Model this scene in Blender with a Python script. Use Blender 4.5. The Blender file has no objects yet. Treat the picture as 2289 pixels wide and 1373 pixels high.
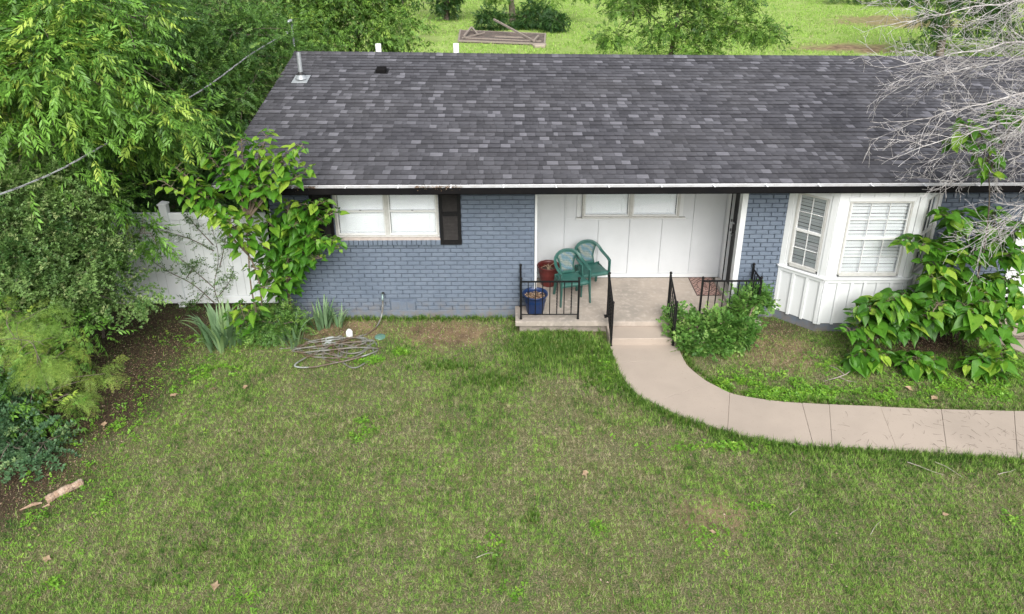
import bpy, bmesh, math, random
import numpy as np
from mathutils import Vector, Matrix

random.seed(7)
rng = np.random.default_rng(11)
R = math.radians
scene = bpy.context.scene

# ------------------------------------------------------------------ camera
cd = bpy.data.cameras.new('camera')
cam = bpy.data.objects.new('camera', cd)
scene.collection.objects.link(cam)
CAM = Vector((0.0, -11.1, 6.44))
cam.matrix_world = (Matrix.Translation(CAM) @ Matrix.Rotation(R(90 - 23.35), 4, 'X')
                    @ Matrix.Rotation(R(-0.22), 4, 'Z'))
cd.sensor_width = 36.0
cd.lens = 25.84
cd.shift_y = -0.0749
cd.clip_start = 0.1
cd.clip_end = 3000
scene.camera = cam

# ------------------------------------------------------------------ sky and sun
SUN_EL, SUN_AZ = 43.0, 172.0          # from behind and right of the viewer
w = bpy.data.worlds.new('World'); scene.world = w; w.use_nodes = True
nt = w.node_tree; nt.nodes.clear()
sky = nt.nodes.new('ShaderNodeTexSky'); sky.sky_type = 'NISHITA'; sky.sun_disc = False
sky.sun_elevation = R(SUN_EL); sky.sun_rotation = R(SUN_AZ)
sky.air_density = 1.0; sky.dust_density = 4.0; sky.ozone_density = 1.0
hs = nt.nodes.new('ShaderNodeHueSaturation'); hs.inputs['Saturation'].default_value = 0.35
bg = nt.nodes.new('ShaderNodeBackground'); bg.inputs['Strength'].default_value = 0.085
wo = nt.nodes.new('ShaderNodeOutputWorld')
nt.links.new(sky.outputs[0], hs.inputs['Color']); nt.links.new(hs.outputs[0], bg.inputs['Color'])
nt.links.new(bg.outputs[0], wo.inputs['Surface'])
sl = bpy.data.lights.new('sun', 'SUN'); sl.energy = 1.5; sl.angle = R(48); sl.color = (1.0, 0.98, 0.94)
so = bpy.data.objects.new('sun', sl); scene.collection.objects.link(so)
az = R(SUN_AZ); el = R(SUN_EL)
sdir = Vector((math.sin(az) * math.cos(el), math.cos(az) * math.cos(el), math.sin(el)))   # towards the sun
so.rotation_euler = sdir.to_track_quat('Z', 'Y').to_euler()
so.location = (6, -14, 20)
scene.view_settings.view_transform = 'Standard'
scene.view_settings.look = 'None'
scene.view_settings.exposure = 1.24
scene.view_settings.gamma = 1.0
scene.render.engine = 'CYCLES'
scene.cycles.use_denoising = True
scene.cycles.denoising_input_passes = 'RGB_ALBEDO_NORMAL'
scene.cycles.denoising_prefilter = 'NONE'
scene.cycles.max_bounces = 8
scene.cycles.transparent_max_bounces = 16

# ------------------------------------------------------------------ helpers
COL = scene.collection

def thing(name, label, cat, loc=(0, 0, 0), rz=0.0, group=None):
    o = bpy.data.objects.new(name, None); COL.objects.link(o)
    o.empty_display_size = 0.1
    o.location = loc; o.rotation_euler = (0, 0, rz)
    o['label'] = label; o['category'] = cat
    if group: o['group'] = group
    return o

def tag(o, label, cat, group=None):
    o['label'] = label; o['category'] = cat
    if group: o['group'] = group
    return o

def link(name, me, parent=None, loc=None, world=True):
    """link a mesh; world=True keeps world coordinates under an unrotated parent"""
    o = bpy.data.objects.new(name, me); COL.objects.link(o)
    if loc is not None: o.location = loc
    if parent is not None:
        o.parent = parent
        if world and parent.type == 'EMPTY':
            o.matrix_parent_inverse = Matrix.Translation(-Vector(parent.location))
    return o

def np_mesh(name, V, F, mat, smooth=False, attrs=None):
    """V (n,3); F list of int arrays (m,3) / (m,4)"""
    V = np.asarray(V, np.float32)
    if not isinstance(F, list): F = [F]
    F = [np.asarray(f, np.int32) for f in F if len(f)]
    me = bpy.data.meshes.new(name)
    me.vertices.add(len(V)); me.vertices.foreach_set('co', V.ravel())
    nl = sum(f.size for f in F); npoly = sum(len(f) for f in F)
    me.loops.add(nl); me.polygons.add(npoly)
    me.loops.foreach_set('vertex_index', np.concatenate([f.ravel() for f in F]))
    tot = np.concatenate([np.full(len(f), f.shape[1], np.int32) for f in F])
    st = np.concatenate([[0], np.cumsum(tot)[:-1]]).astype(np.int32)
    me.polygons.foreach_set('loop_start', st)
    if smooth: me.polygons.foreach_set('use_smooth', np.ones(npoly, bool))
    for k, a in (attrs or {}).items():
        at = me.attributes.new(k, 'FLOAT', 'POINT'); at.data.foreach_set('value', np.asarray(a, np.float32))
    me.update(calc_edges=True)
    if mat is not None: me.materials.append(mat)
    return me

class MB:
    def __init__(s): s.v = []; s.f = []
    def add(s, vs, fs):
        n = len(s.v); s.v += [tuple(p) for p in vs]; s.f += [tuple(i + n for i in f) for f in fs]; return s
    def box(s, x0, x1, y0, y1, z0, z1):
        return s.add([(x0,y0,z0),(x1,y0,z0),(x1,y1,z0),(x0,y1,z0),(x0,y0,z1),(x1,y0,z1),(x1,y1,z1),(x0,y1,z1)],
              [(0,3,2,1),(4,5,6,7),(0,1,5,4),(1,2,6,5),(2,3,7,6),(3,0,4,7)])
    def obox(s, o, ux, uy, uz):
        o, ux, uy, uz = map(Vector, (o, ux, uy, uz))
        return s.add([o, o+ux, o+ux+uy, o+uy, o+uz, o+ux+uz, o+ux+uy+uz, o+uy+uz],
              [(0,3,2,1),(4,5,6,7),(0,1,5,4),(1,2,6,5),(2,3,7,6),(3,0,4,7)])
    def prism(s, poly, z0, z1):
        n = len(poly)
        vs = [(p[0],p[1],z0) for p in poly] + [(p[0],p[1],z1) for p in poly]
        return s.add(vs, [tuple(range(n-1,-1,-1)), tuple(range(n,2*n))] + [(i,(i+1)%n,n+(i+1)%n,n+i) for i in range(n)])
    def tube(s, pts, rad, n=6, caps=True):
        pts = [Vector(p) for p in pts]
        if not hasattr(rad, '__len__'): rad = [rad]*len(pts)
        vs = []; up = Vector((0.13, 0.21, 1)).normalized(); prev = None
        for i, p in enumerate(pts):
            d = (pts[min(i+1,len(pts)-1)] - pts[max(i-1,0)])
            d = d.normalized() if d.length > 1e-9 else Vector((0,0,1))
            a = prev if prev is not None else (up if abs(d.dot(up)) < .95 else Vector((1,0,0)))
            a = (a - d*a.dot(d)); a = a.normalized() if a.length > 1e-6 else d.orthogonal().normalized()
            prev = a; b = d.cross(a)
            for k in range(n):
                t = 2*math.pi*k/n; vs.append(p + (a*math.cos(t) + b*math.sin(t))*rad[i])
        fs = [(i*n+k, i*n+(k+1)%n, (i+1)*n+(k+1)%n, (i+1)*n+k) for i in range(len(pts)-1) for k in range(n)]
        if caps and n > 2:
            fs += [tuple(range(n-1,-1,-1)), tuple((len(pts)-1)*n+k for k in range(n))]
        return s.add(vs, fs)
    def lathe(s, prof, n=24, c=(0,0,0)):
        vs = [(c[0]+r*math.cos(2*math.pi*k/n), c[1]+r*math.sin(2*math.pi*k/n), c[2]+z) for r, z in prof for k in range(n)]
        return s.add(vs, [(i*n+k, i*n+(k+1)%n, (i+1)*n+(k+1)%n, (i+1)*n+k) for i in range(len(prof)-1) for k in range(n)])
    def sphere(s, c, r, n=10, sz=1.0):
        m = max(4, n//2)
        return s.lathe([(r*math.sin(math.pi*i/m)+1e-5, -r*sz*math.cos(math.pi*i/m)) for i in range(m+1)], n, c)
    def mesh(s, name, mat, smooth=False):
        me = bpy.data.meshes.new(name); me.from_pydata(s.v, [], s.f); me.update()
        bm = bmesh.new(); bm.from_mesh(me); bmesh.ops.recalc_face_normals(bm, faces=bm.faces); bm.to_mesh(me); bm.free()
        if smooth: me.polygons.foreach_set('use_smooth', np.ones(len(me.polygons), bool))
        if mat is not None: me.materials.append(mat)
        return me
    def build(s, name, mat, parent=None, smooth=False, bevel=0.0, world=True):
        o = link(name, s.mesh(name, mat, smooth), parent, world=world)
        if bevel:
            b = o.modifiers.new('bevel', 'BEVEL'); b.width = bevel; b.segments = 2; b.limit_method = 'ANGLE'
        return o

def spline(pts, n=8):
    """Catmull-Rom through pts"""
    P = [Vector(p) for p in pts]; P = [P[0]*2-P[1]] + P + [P[-1]*2-P[-2]]; out = []
    for i in range(1, len(P)-2):
        for k in range(n):
            t = k/n
            out.append(0.5*((2*P[i]) + (P[i+1]-P[i-1])*t + (2*P[i-1]-5*P[i]+4*P[i+1]-P[i+2])*t*t + (3*P[i]-P[i-1]-3*P[i+1]+P[i+2])*t**3))
    out.append(P[-2]); return out

_lat = np.random.default_rng(5).random((64, 64))
def vnoise(x, y, s=1.0, o=0.0):
    x = np.asarray(x)*s + 100.3 + o; y = np.asarray(y)*s + 57.7 + o*1.7
    xi = np.floor(x).astype(int); yi = np.floor(y).astype(int); fx = x-xi; fy = y-yi
    fx = fx*fx*(3-2*fx); fy = fy*fy*(3-2*fy)
    a = _lat[xi % 64, yi % 64]; b = _lat[(xi+1) % 64, yi % 64]; c = _lat[xi % 64, (yi+1) % 64]; d = _lat[(xi+1) % 64, (yi+1) % 64]
    return (a*(1-fx)+b*fx)*(1-fy) + (c*(1-fx)+d*fx)*fy
def fbm(x, y, s=1.0, o=0.0): return (vnoise(x,y,s,o) + .5*vnoise(x,y,s*2.1,o+3) + .25*vnoise(x,y,s*4.3,o+9))/1.75
def sstep(a, b, x):
    t = np.clip((np.asarray(x)-a)/(b-a), 0, 1); return t*t*(3-2*t)

# ------------------------------------------------------------------ materials
def new_mat(name):
    m = bpy.data.materials.new(name); m.use_nodes = True; t = m.node_tree; t.nodes.clear()
    out = t.nodes.new('ShaderNodeOutputMaterial'); return m, t, out
def N(t, typ, **kw):
    n = t.nodes.new(typ)
    for k, v in kw.items():
        if k.startswith('i_'): n.inputs[k[2:]].default_value = v
        else: setattr(n, k, v)
    return n
def rgb(c): return (c[0], c[1], c[2], 1.0)
def mixrgb(t, fac, a, b, bt='MIX'):
    n = t.nodes.new('ShaderNodeMix'); n.data_type = 'RGBA'; n.blend_type = bt
    for sock, v in ((n.inputs[0], fac), (n.inputs[6], a), (n.inputs[7], b)):
        if isinstance(v, (int, float)): sock.default_value = v
        elif isinstance(v, tuple): sock.default_value = v if len(v) == 4 else rgb(v)
        else: t.links.new(v, sock)
    return n.outputs[2]
def noise_fac(t, scale, lo=.35, hi=.65, detail=4, stretch=None, rough=.6):
    g = N(t, 'ShaderNodeNewGeometry'); src = g.outputs['Position']
    if stretch:
        mp = N(t, 'ShaderNodeMapping'); mp.inputs['Scale'].default_value = stretch
        t.links.new(src, mp.inputs['Vector']); src = mp.outputs[0]
    n = N(t, 'ShaderNodeTexNoise'); n.inputs['Scale'].default_value = scale; n.inputs['Detail'].default_value = detail
    n.inputs['Roughness'].default_value = rough
    t.links.new(src, n.inputs['Vector'])
    r = N(t, 'ShaderNodeMapRange'); r.inputs['From Min'].default_value = lo; r.inputs['From Max'].default_value = hi
    t.links.new(n.outputs['Fac'], r.inputs['Value']); return r.outputs[0]
def surf(name, col, rough=.7, var=None, var2=None, bump=None, metal=0.0, spec=.5, stretch=None, splash=None):
    """var=(scale, colour2, lo, hi)"""
    m, t, out = new_mat(name); p = N(t, 'ShaderNodeBsdfPrincipled'); c = rgb(col)
    for v in (var, var2):
        if v: c = mixrgb(t, noise_fac(t, v[0], v[2], v[3], stretch=stretch), c, v[1])
    if splash:
        g = N(t, 'ShaderNodeNewGeometry'); sx = N(t, 'ShaderNodeSeparateXYZ'); t.links.new(g.outputs['Position'], sx.inputs[0])
        mr = N(t, 'ShaderNodeMapRange'); mr.inputs['From Min'].default_value = .42; mr.inputs['From Max'].default_value = .02; t.links.new(sx.outputs[2], mr.inputs['Value'])
        mu = N(t, 'ShaderNodeMath', operation='MULTIPLY'); t.links.new(mr.outputs[0], mu.inputs[0]); t.links.new(noise_fac(t, 7, .38, .72), mu.inputs[1])
        c = mixrgb(t, mu.outputs[0], c, splash)
    if isinstance(c, tuple): p.inputs['Base Color'].default_value = c
    else: t.links.new(c, p.inputs['Base Color'])
    p.inputs['Roughness'].default_value = rough; p.inputs['Metallic'].default_value = metal
    p.inputs['Specular IOR Level'].default_value = spec
    if bump:
        b = N(t, 'ShaderNodeBump'); b.inputs['Strength'].default_value = bump[1]; b.inputs['Distance'].default_value = bump[2]
        t.links.new(noise_fac(t, bump[0], 0, 1), b.inputs['Height']); t.links.new(b.outputs[0], p.inputs['Normal'])
    t.links.new(p.outputs[0], out.inputs[0]); return m
def leafmat(name, dark, light, young=None, trans=.20, rough=.45):
    """tint: brightness 0..1 between dark and light; young: 0..1 fresh growth colour"""
    m, t, out = new_mat(name)
    a = N(t, 'ShaderNodeAttribute', attribute_name='tint'); y = N(t, 'ShaderNodeAttribute', attribute_name='young')
    c = mixrgb(t, a.outputs['Fac'], rgb(dark), rgb(light))
    c = mixrgb(t, y.outputs['Fac'], c, rgb(young or light))
    c = mixrgb(t, noise_fac(t, 38, .40, .72, 3), c, mixrgb(t, .35, c, rgb(dark)))
    p = N(t, 'ShaderNodeBsdfPrincipled'); p.inputs['Roughness'].default_value = rough; p.inputs['Specular IOR Level'].default_value = .35
    t.links.new(c, p.inputs['Base Color'])
    tr = N(t, 'ShaderNodeBsdfTranslucent'); c2 = mixrgb(t, .5, c, (.20, .42, .03), 'MIX'); t.links.new(c2, tr.inputs['Color'])
    mx = N(t, 'ShaderNodeMixShader'); mx.inputs[0].default_value = trans
    t.links.new(p.outputs[0], mx.inputs[1]); t.links.new(tr.outputs[0], mx.inputs[2]); t.links.new(mx.outputs[0], out.inputs[0])
    return m

M = {}
M['brick'] = surf('blue_grey_brick_paint', (.128, .161, .213), .62, (9, (.152, .186, .238), .35, .7), (2.2, (.112, .142, .19), .45, .75), (70, .5, .004), spec=.35, splash=(.19, .165, .14))
M['mortar'] = surf('blue_grey_mortar_paint', (.112, .140, .186), .75, (14, (.138, .17, .218), .4, .7), None, (55, .6, .006), spec=.25)
M['plinth'] = surf('grey_foundation_paint', (.12, .148, .19), .75, (5, (.15, .178, .22), .4, .7), (30, (.10, .11, .12), .62, .8), (40, .4, .006), splash=(.17, .14, .115))
M['white'] = surf('white_paint', (.66, .68, .69), .5, (1.5, (.61, .63, .64), .4, .75), None, (25, .08, .003))
M['white_trim'] = surf('white_trim_paint', (.68, .70, .71), .45, (4, (.62, .63, .63), .5, .8), None, (60, .1, .002))
M['panel'] = surf('white_porch_panel', (.60, .622, .64), .55, (2.5, (.56, .583, .60), .4, .75), (18, (.50, .51, .51), .64, .8), (30, .1, .003))
M['vinyl'] = surf('white_vinyl', (.83, .86, .88), .4, (1.2, (.77, .80, .82), .4, .8), (9, (.55, .56, .53), .66, .82))
M['window_frame'] = surf('aged_window_frame', (.50, .50, .48), .5, (12, (.40, .395, .37), .45, .75))
M['sash_white'] = surf('white_sash', (.66, .67, .66), .5, (10, (.58, .58, .56), .5, .8))
M['blind'] = surf('blind_slat_white', (.90, .92, .93), .45, (3, (.87, .89, .90), .4, .7))
M['black'] = surf('black_iron_paint', (.007, .007, .008), .5, (30, (.016, .015, .014), .55, .8), spec=.25)
M['gutter_black'] = surf('gutter_dark_paint', (.006, .006, .007), .75, (3, (.010, .009, .009), .4, .7), spec=.08)
M['gutter_in'] = surf('gutter_aluminium', (.50, .51, .52), .45, (6, (.36, .36, .35), .45, .75), (25, (.22, .19, .165), .60, .76))
M['drip'] = surf('drip_edge_metal', (.74, .75, .76), .4, (8, (.6, .6, .6), .5, .8))
M['shutter'] = surf('black_shutter', (.008, .008, .009), .6, (20, (.016, .015, .015), .5, .8), spec=.2)
M['louvre'] = surf('shutter_louvre', (.028, .026, .025), .7, (20, (.045, .042, .04), .5, .8), spec=.2)
M['concrete'] = surf('pinkish_concrete', (.40, .338, .285), .85, (.8, (.335, .285, .24), .38, .7), (40, (.30, .25, .205), .62, .74), (60, .35, .004), spec=.25)
M['porch_concrete'] = surf('porch_concrete', (.40, .345, .295), .85, (1.6, (.265, .24, .21), .40, .70), (12, (.46, .40, .35), .5, .75), (60, .3, .004), spec=.25)
M['found'] = surf('rough_foundation', (.36, .31, .27), .9, (7, (.22, .19, .165), .4, .7), None, (25, .7, .01))
M['rust'] = surf('bark', (.17, .125, .10), .9, (14, (.09, .07, .055), .4, .7), None, (30, .8, .01))
M['bark'] = surf('tree_bark', (.16, .13, .105), .9, (10, (.08, .065, .052), .4, .7), (35, (.24, .21, .18), .58, .75), (28, .8, .01))
M['bark_pale'] = surf('pale_stem_bark', (.25, .19, .145), .85, (18, (.16, .12, .09), .4, .7), None, (40, .6, .006))
M['dead'] = surf('lichened_dead_wood', (.40, .375, .365), .9, (9, (.62, .60, .59), .44, .62), (26, (.10, .085, .078), .56, .68), (60, .6, .004), spec=.2)
M['dead2'] = surf('bleached_twigs', (.30, .26, .23), .9, (12, (.42, .38, .35), .45, .7), (20, (.12, .10, .085), .58, .76), spec=.2)
M['hose'] = surf('garden_hose', (.15, .15, .13), .45, (5, (.11, .08, .055), .46, .56), (3.2, (.33, .36, .35), .56, .68))
M['red_pot'] = surf('dark_red_plastic', (.10, .016, .014), .42, (6, (.14, .03, .025), .45, .75))
M['blue_pot'] = surf('blue_plastic', (.006, .024, .09), .38, (6, (.012, .036, .12), .45, .75), (30, (.08, .10, .14), .68, .82))
M['green_plastic'] = surf('green_plastic', (.022, .092, .077), .45, (8, (.05, .13, .11), .45, .75), (30, (.15, .20, .17), .66, .85))
M['mulch'] = surf('pot_mulch', (.17, .085, .055), .95, (45, (.34, .22, .16), .45, .62), (30, (.05, .03, .022), .55, .7), (60, 1, .03))
M['soil_dark'] = surf('dark_pot_soil', (.06, .04, .03), .95, (30, (.12, .08, .06), .45, .65))
M['straw'] = surf('dry_stalks', (.42, .33, .22), .85, (30, (.28, .20, .13), .45, .7))
M['metal'] = surf('galvanised_metal', (.46, .49, .51), .42, (12, (.34, .37, .39), .45, .7), metal=.45)
M['metal_dark'] = surf('dull_steel', (.22, .22, .22), .5, metal=.6)
M['rubber'] = surf('black_rubber', (.02, .02, .022), .6)
M['pvc'] = surf('white_pvc', (.76, .77, .77), .4)
M['brass'] = surf('faucet_brass', (.30, .42, .40), .45, (20, (.12, .12, .11), .5, .7), metal=.3)
M['interior'] = surf('dark_interior', (.012, .012, .014), .8)
M['door_black'] = surf('black_door', (.006, .006, .007), .55)
M['threshold'] = surf('threshold', (.42, .395, .365), .6, (10, (.34, .315, .29), .45, .75))
M['wood_grey'] = surf('weathered_timber', (.30, .26, .225), .9, (6, (.19, .155, .13), .4, .7), None, (20, .7, .01), stretch=(1, 6, 6))
M['wood_rot'] = surf('rotting_wood', (.34, .23, .16), .95, (14, (.46, .37, .29), .42, .65), (30, (.13, .075, .05), .55, .7), (30, 1, .02))
M['deadleaf'] = surf('dead_leaf', (.36, .26, .165), .85, (20, (.25, .16, .09), .4, .7))
M['cable'] = surf('grey_cable', (.36, .37, .38), .5, (20, (.10, .10, .10), .5, .62))
M['lid'] = surf('valve_lid_green', (.10, .21, .17), .6, (20, (.16, .26, .22), .5, .8))
M['foam'] = surf('white_plastic_jug', (.78, .79, .78), .5)
M['roofdeck'] = surf('roof_underlay', (.03, .03, .033), .9)
M['fence_dark'] = surf('shadow_gap', (.35, .37, .38), .7)

def m_shingle():
    m, t, out = new_mat('asphalt_shingle'); p = N(t, 'ShaderNodeBsdfPrincipled')
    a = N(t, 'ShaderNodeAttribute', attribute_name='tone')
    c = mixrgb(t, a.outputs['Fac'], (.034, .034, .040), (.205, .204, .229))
    c = mixrgb(t, noise_fac(t, 240, .35, .68, 2), c, (.02, .02, .024), 'MIX') if False else c
    g = noise_fac(t, 210, .30, .70, 2); c = mixrgb(t, g, mixrgb(t, .22, c, (.012, .012, .014)), c)
    st = noise_fac(t, .8, .42, .75, 5); c = mixrgb(t, st, c, mixrgb(t, .3, c, (.10, .098, .10)))
    t.links.new(c, p.inputs['Base Color']); p.inputs['Roughness'].default_value = .9; p.inputs['Specular IOR Level'].default_value = .25
    b = N(t, 'ShaderNodeBump'); b.inputs['Strength'].default_value = .5; b.inputs['Distance'].default_value = .003
    t.links.new(noise_fac(t, 260, 0, 1, 2), b.inputs['Height']); t.links.new(b.outputs[0], p.inputs['Normal'])
    t.links.new(p.outputs[0], out.inputs[0]); return m
M['shingle'] = m_shingle()

def m_ground():
    m, t, out = new_mat('lawn_soil'); p = N(t, 'ShaderNodeBsdfPrincipled')
    soil = N(t, 'ShaderNodeAttribute', attribute_name='soil'); fld = N(t, 'ShaderNodeAttribute', attribute_name='field')
    thatch = mixrgb(t, noise_fac(t, 22, .38, .64, 5), (.105, .110, .050), (.048, .085, .024))
    thatch = mixrgb(t, noise_fac(t, 60, .42, .66, 3), thatch, (.26, .22, .14))
    thatch = mixrgb(t, noise_fac(t, 2.2, .38, .62, 4), thatch, mixrgb(t, .5, thatch, (.11, .12, .035)))
    dirt = mixrgb(t, noise_fac(t, 16, .38, .66, 5), (.030, .021, .014), (.070, .048, .032))
    dirt = mixrgb(t, noise_fac(t, 75, .55, .72, 2), dirt, (.15, .11, .078))
    dirt = mixrgb(t, noise_fac(t, 40, .60, .70, 2), dirt, (.09, .12, .03))
    grass = mixrgb(t, noise_fac(t, .35, .35, .65, 5), (.26, .38, .095), (.36, .45, .15))
    grass = mixrgb(t, noise_fac(t, 5, .38, .68, 5), grass, (.19, .29, .06))
    grass = mixrgb(t, noise_fac(t, 26, .48, .75, 3), grass, (.38, .44, .17))
    c = mixrgb(t, soil.outputs['Fac'], thatch, dirt)
    c = mixrgb(t, fld.outputs['Fac'], c, grass)
    bare = N(t, 'ShaderNodeAttribute', attribute_name='bare')
    bc = mixrgb(t, noise_fac(t, 3, .4, .65, 5), (.30, .22, .13), (.12, .085, .055))
    c = mixrgb(t, bare.outputs['Fac'], c, bc)
    t.links.new(c, p.inputs['Base Color']); p.inputs['Roughness'].default_value = .95; p.inputs['Specular IOR Level'].default_value = .15
    b = N(t, 'ShaderNodeBump'); b.inputs['Strength'].default_value = .8; b.inputs['Distance'].default_value = .03
    t.links.new(noise_fac(t, 45, 0, 1, 4), b.inputs['Height']); t.links.new(b.outputs[0], p.inputs['Normal'])
    t.links.new(p.outputs[0], out.inputs[0]); return m
M['ground'] = m_ground()

def m_grass():
    m, t, out = new_mat('lawn_blades')
    dry = N(t, 'ShaderNodeAttribute', attribute_name='dry'); tint = N(t, 'ShaderNodeAttribute', attribute_name='tint')
    g = mixrgb(t, tint.outputs['Fac'], (.034, .105, .014), (.37, .58, .115))
    c = mixrgb(t, dry.outputs['Fac'], g, mixrgb(t, tint.outputs['Fac'], (.24, .205, .115), (.50, .45, .28)))
    p = N(t, 'ShaderNodeBsdfPrincipled'); p.inputs['Roughness'].default_value = .6; p.inputs['Specular IOR Level'].default_value = .25
    t.links.new(c, p.inputs['Base Color'])
    tr = N(t, 'ShaderNodeBsdfTranslucent'); t.links.new(c, tr.inputs['Color'])
    mx = N(t, 'ShaderNodeMixShader'); mx.inputs[0].default_value = .3
    t.links.new(p.outputs[0], mx.inputs[1]); t.links.new(tr.outputs[0], mx.inputs[2]); t.links.new(mx.outputs[0], out.inputs[0]); return m
M['grass'] = m_grass()

M['leaf_pecan'] = leafmat('pinnate_leaf', (.022, .075, .010), (.22, .45, .068), (.42, .56, .09))
M['leaf_elm'] = leafmat('elm_leaf', (.012, .045, .009), (.135, .28, .055), (.26, .42, .09))
M['leaf_dark'] = leafmat('dark_leaf', (.018, .055, .016), (.065, .15, .040), (.11, .22, .05), .25)
M['leaf_sage'] = leafmat('grey_green_leaf', (.035, .095, .022), (.28, .43, .135), (.46, .55, .24))
M['leaf_feather'] = leafmat('feathery_leaf', (.10, .21, .03), (.33, .49, .10), (.50, .58, .12))
M['leaf_blue'] = leafmat('blue_green_leaf', (.035, .09, .042), (.15, .27, .12), (.24, .35, .14), .2)
M['leaf_back'] = leafmat('back_tree_leaf', (.020, .065, .009), (.18, .34, .055), (.30, .45, .08))
M['leaf_heart'] = leafmat('heart_leaf', (.030, .115, .012), (.115, .30, .026), (.34, .50, .06), .32, .42)
M['leaf_bush'] = leafmat('lobed_leaf', (.050, .145, .025), (.175, .34, .07), (.33, .48, .14))
M['leaf_iris'] = leafmat('iris_leaf', (.09, .18, .085), (.21, .32, .17), (.27, .39, .15), .2)
M['leaf_weed'] = leafmat('ground_cover_leaf', (.08, .21, .02), (.21, .42, .04), (.30, .46, .06))
M['litter'] = leafmat('dry_litter', (.10, .055, .032), (.38, .26, .17), (.55, .43, .33), .1)

# ------------------------------------------------------------------ foliage engine
def kite(base, d, up, L, W, fold=.25, vs=None, fs=None):
    base = np.array(base, float); d = np.array(d, float); d /= np.linalg.norm(d)
    s = np.cross(up, d); s = s/(np.linalg.norm(s)+1e-9); n = np.cross(d, s)
    k = len(vs)
    vs += [base, base + d*L*.45 + s*W*.5 + n*W*fold, base + d*L, base + d*L*.45 - s*W*.5 + n*W*fold]
    fs += [(k, k+1, k+2), (k, k+2, k+3)]
def T_pinnate(npair=6, L=.34, ll=.125, lw=.034, droop=.6, seed=0):
    r = random.Random(seed); vs = []; fs = []
    def rp(x): return (x, 0, -droop*x*x/L)
    for i in range(npair):
        x = L*(.18 + .78*i/(npair-1)) + r.uniform(-.02,.02); b = rp(x); sc = .8 + .3*math.sin(math.pi*(i+1)/(npair+1))
        for sgn in (-1, 1):
            kite(b, (.55+r.uniform(-.3,.3), sgn*(.62+r.uniform(-.25,.2)), -.75+r.uniform(-.45,.35)), (r.uniform(-.4,.4),r.uniform(-.4,.4),1), ll*sc*r.uniform(.7,1.2), lw*sc, .2, vs, fs)
    kite(rp(L), (1, r.uniform(-.2,.2), -.7), (0,0,1), ll*1.1, lw, .2, vs, fs)
    for i in range(3):
        k = len(vs); a = rp(L*i/3); b = rp(L*(i+1)/3); vs += [np.array(a)+(0,.003,0), np.array(a)-(0,.003,0), np.array(b)]; fs += [(k,k+1,k+2)]
    return np.array(vs), np.array(fs)
def T_sprig(n=14, L=.24, ll=.046, lw=.024, seed=0, spread=.8, droop=.1):
    r = random.Random(seed); vs = []; fs = []
    for i in range(n):
        x = L*(.12 + .88*i/(n-1)); sg = 1 if i % 2 else -1
        kite((x, r.uniform(-.01,.01), -droop*x*x/L), (.55+r.uniform(-.2,.3), sg*spread*r.uniform(.7,1.1), r.uniform(-.45,.45)), (r.uniform(-.4,.4), r.uniform(-.4,.4), 1), ll*r.uniform(.75,1.2), lw*r.uniform(.85,1.15), .22, vs, fs)
    k = len(vs); vs += [np.array((0,.0025,0)), np.array((0,-.0025,0)), np.array((L,0,-droop*L))]; fs += [(k,k+1,k+2)]
    return np.array(vs), np.array(fs)
def T_rosette(nodes=5, per=4, L=.24, ll=.036, lw=.013, seed=0):
    r = random.Random(seed); vs = []; fs = []
    for i in range(nodes):
        x = L*(.08+.92*i/(nodes-1)); y0 = r.uniform(-.02,.02)
        for j in range(per):
            a = 2*math.pi*j/per + r.uniform(-.4,.4)
            kite((x,y0,0), (.45+.6*math.cos(a), .8*math.sin(a), r.uniform(0,.8)), (r.uniform(-.3,.3), r.uniform(-.3,.3), 1), ll*r.uniform(.7,1.2), lw, .2, vs, fs)
    k = len(vs); vs += [np.array((0,.003,0)), np.array((0,-.003,0)), np.array((L,0,0))]; fs += [(k,k+1,k+2)]
    return np.array(vs), np.array(fs)
def T_feather(seed=0, L=.30, npin=6, nl=8):
    r = random.Random(seed); vs = []; fs = []
    for i in range(npin):
        for sg in (-1, 1):
            x = L*(.15+.85*i/(npin-1)); d = np.array((.55+r.uniform(-.2,.2), sg*.75, -.25+r.uniform(-.25,.25))); d /= np.linalg.norm(d)
            pl = .11*r.uniform(.8,1.2); s = np.cross((0,0,1), d)
            for j in range(nl):
                b = np.array((x,0,-.2*x*x/L)) + d*pl*(j+1)/nl - np.array((0,0,.25*pl*((j+1)/nl)**2))
                for q in (-1, 1):
                    e = d*.5 + s*q*.8; e = e/np.linalg.norm(e); k = len(vs)
                    vs += [b, b + e*.024 + d*.003, b + e*.014 - d*.004]; fs += [(k,k+1,k+2)]
    return np.array(vs), np.array(fs)
def T_lobed(n=9, L=.16, ll=.055, seed=0):
    """sprig of three-lobed leaves"""
    r = random.Random(seed); vs = []; fs = []
    for i in range(n):
        x = L*i/(n-1); a = r.uniform(0, 6.28); d0 = np.array((.4+.6*math.cos(a), math.sin(a), r.uniform(-.3,.4))); d0 /= np.linalg.norm(d0)
        b = np.array((x,0,0)) + d0*.025; s = np.cross((r.uniform(-.3,.3), r.uniform(-.3,.3),1), d0); s /= np.linalg.norm(s)
        sz = ll*r.uniform(.7,1.15)
        for q, k2 in ((-.75,.85),(0,1.0),(.75,.85)):
            d = d0 + s*q
            kite(b, d, np.cross(d0, s), sz*k2, sz*.52, .12, vs, fs)
    return np.array(vs), np.array(fs)

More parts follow.
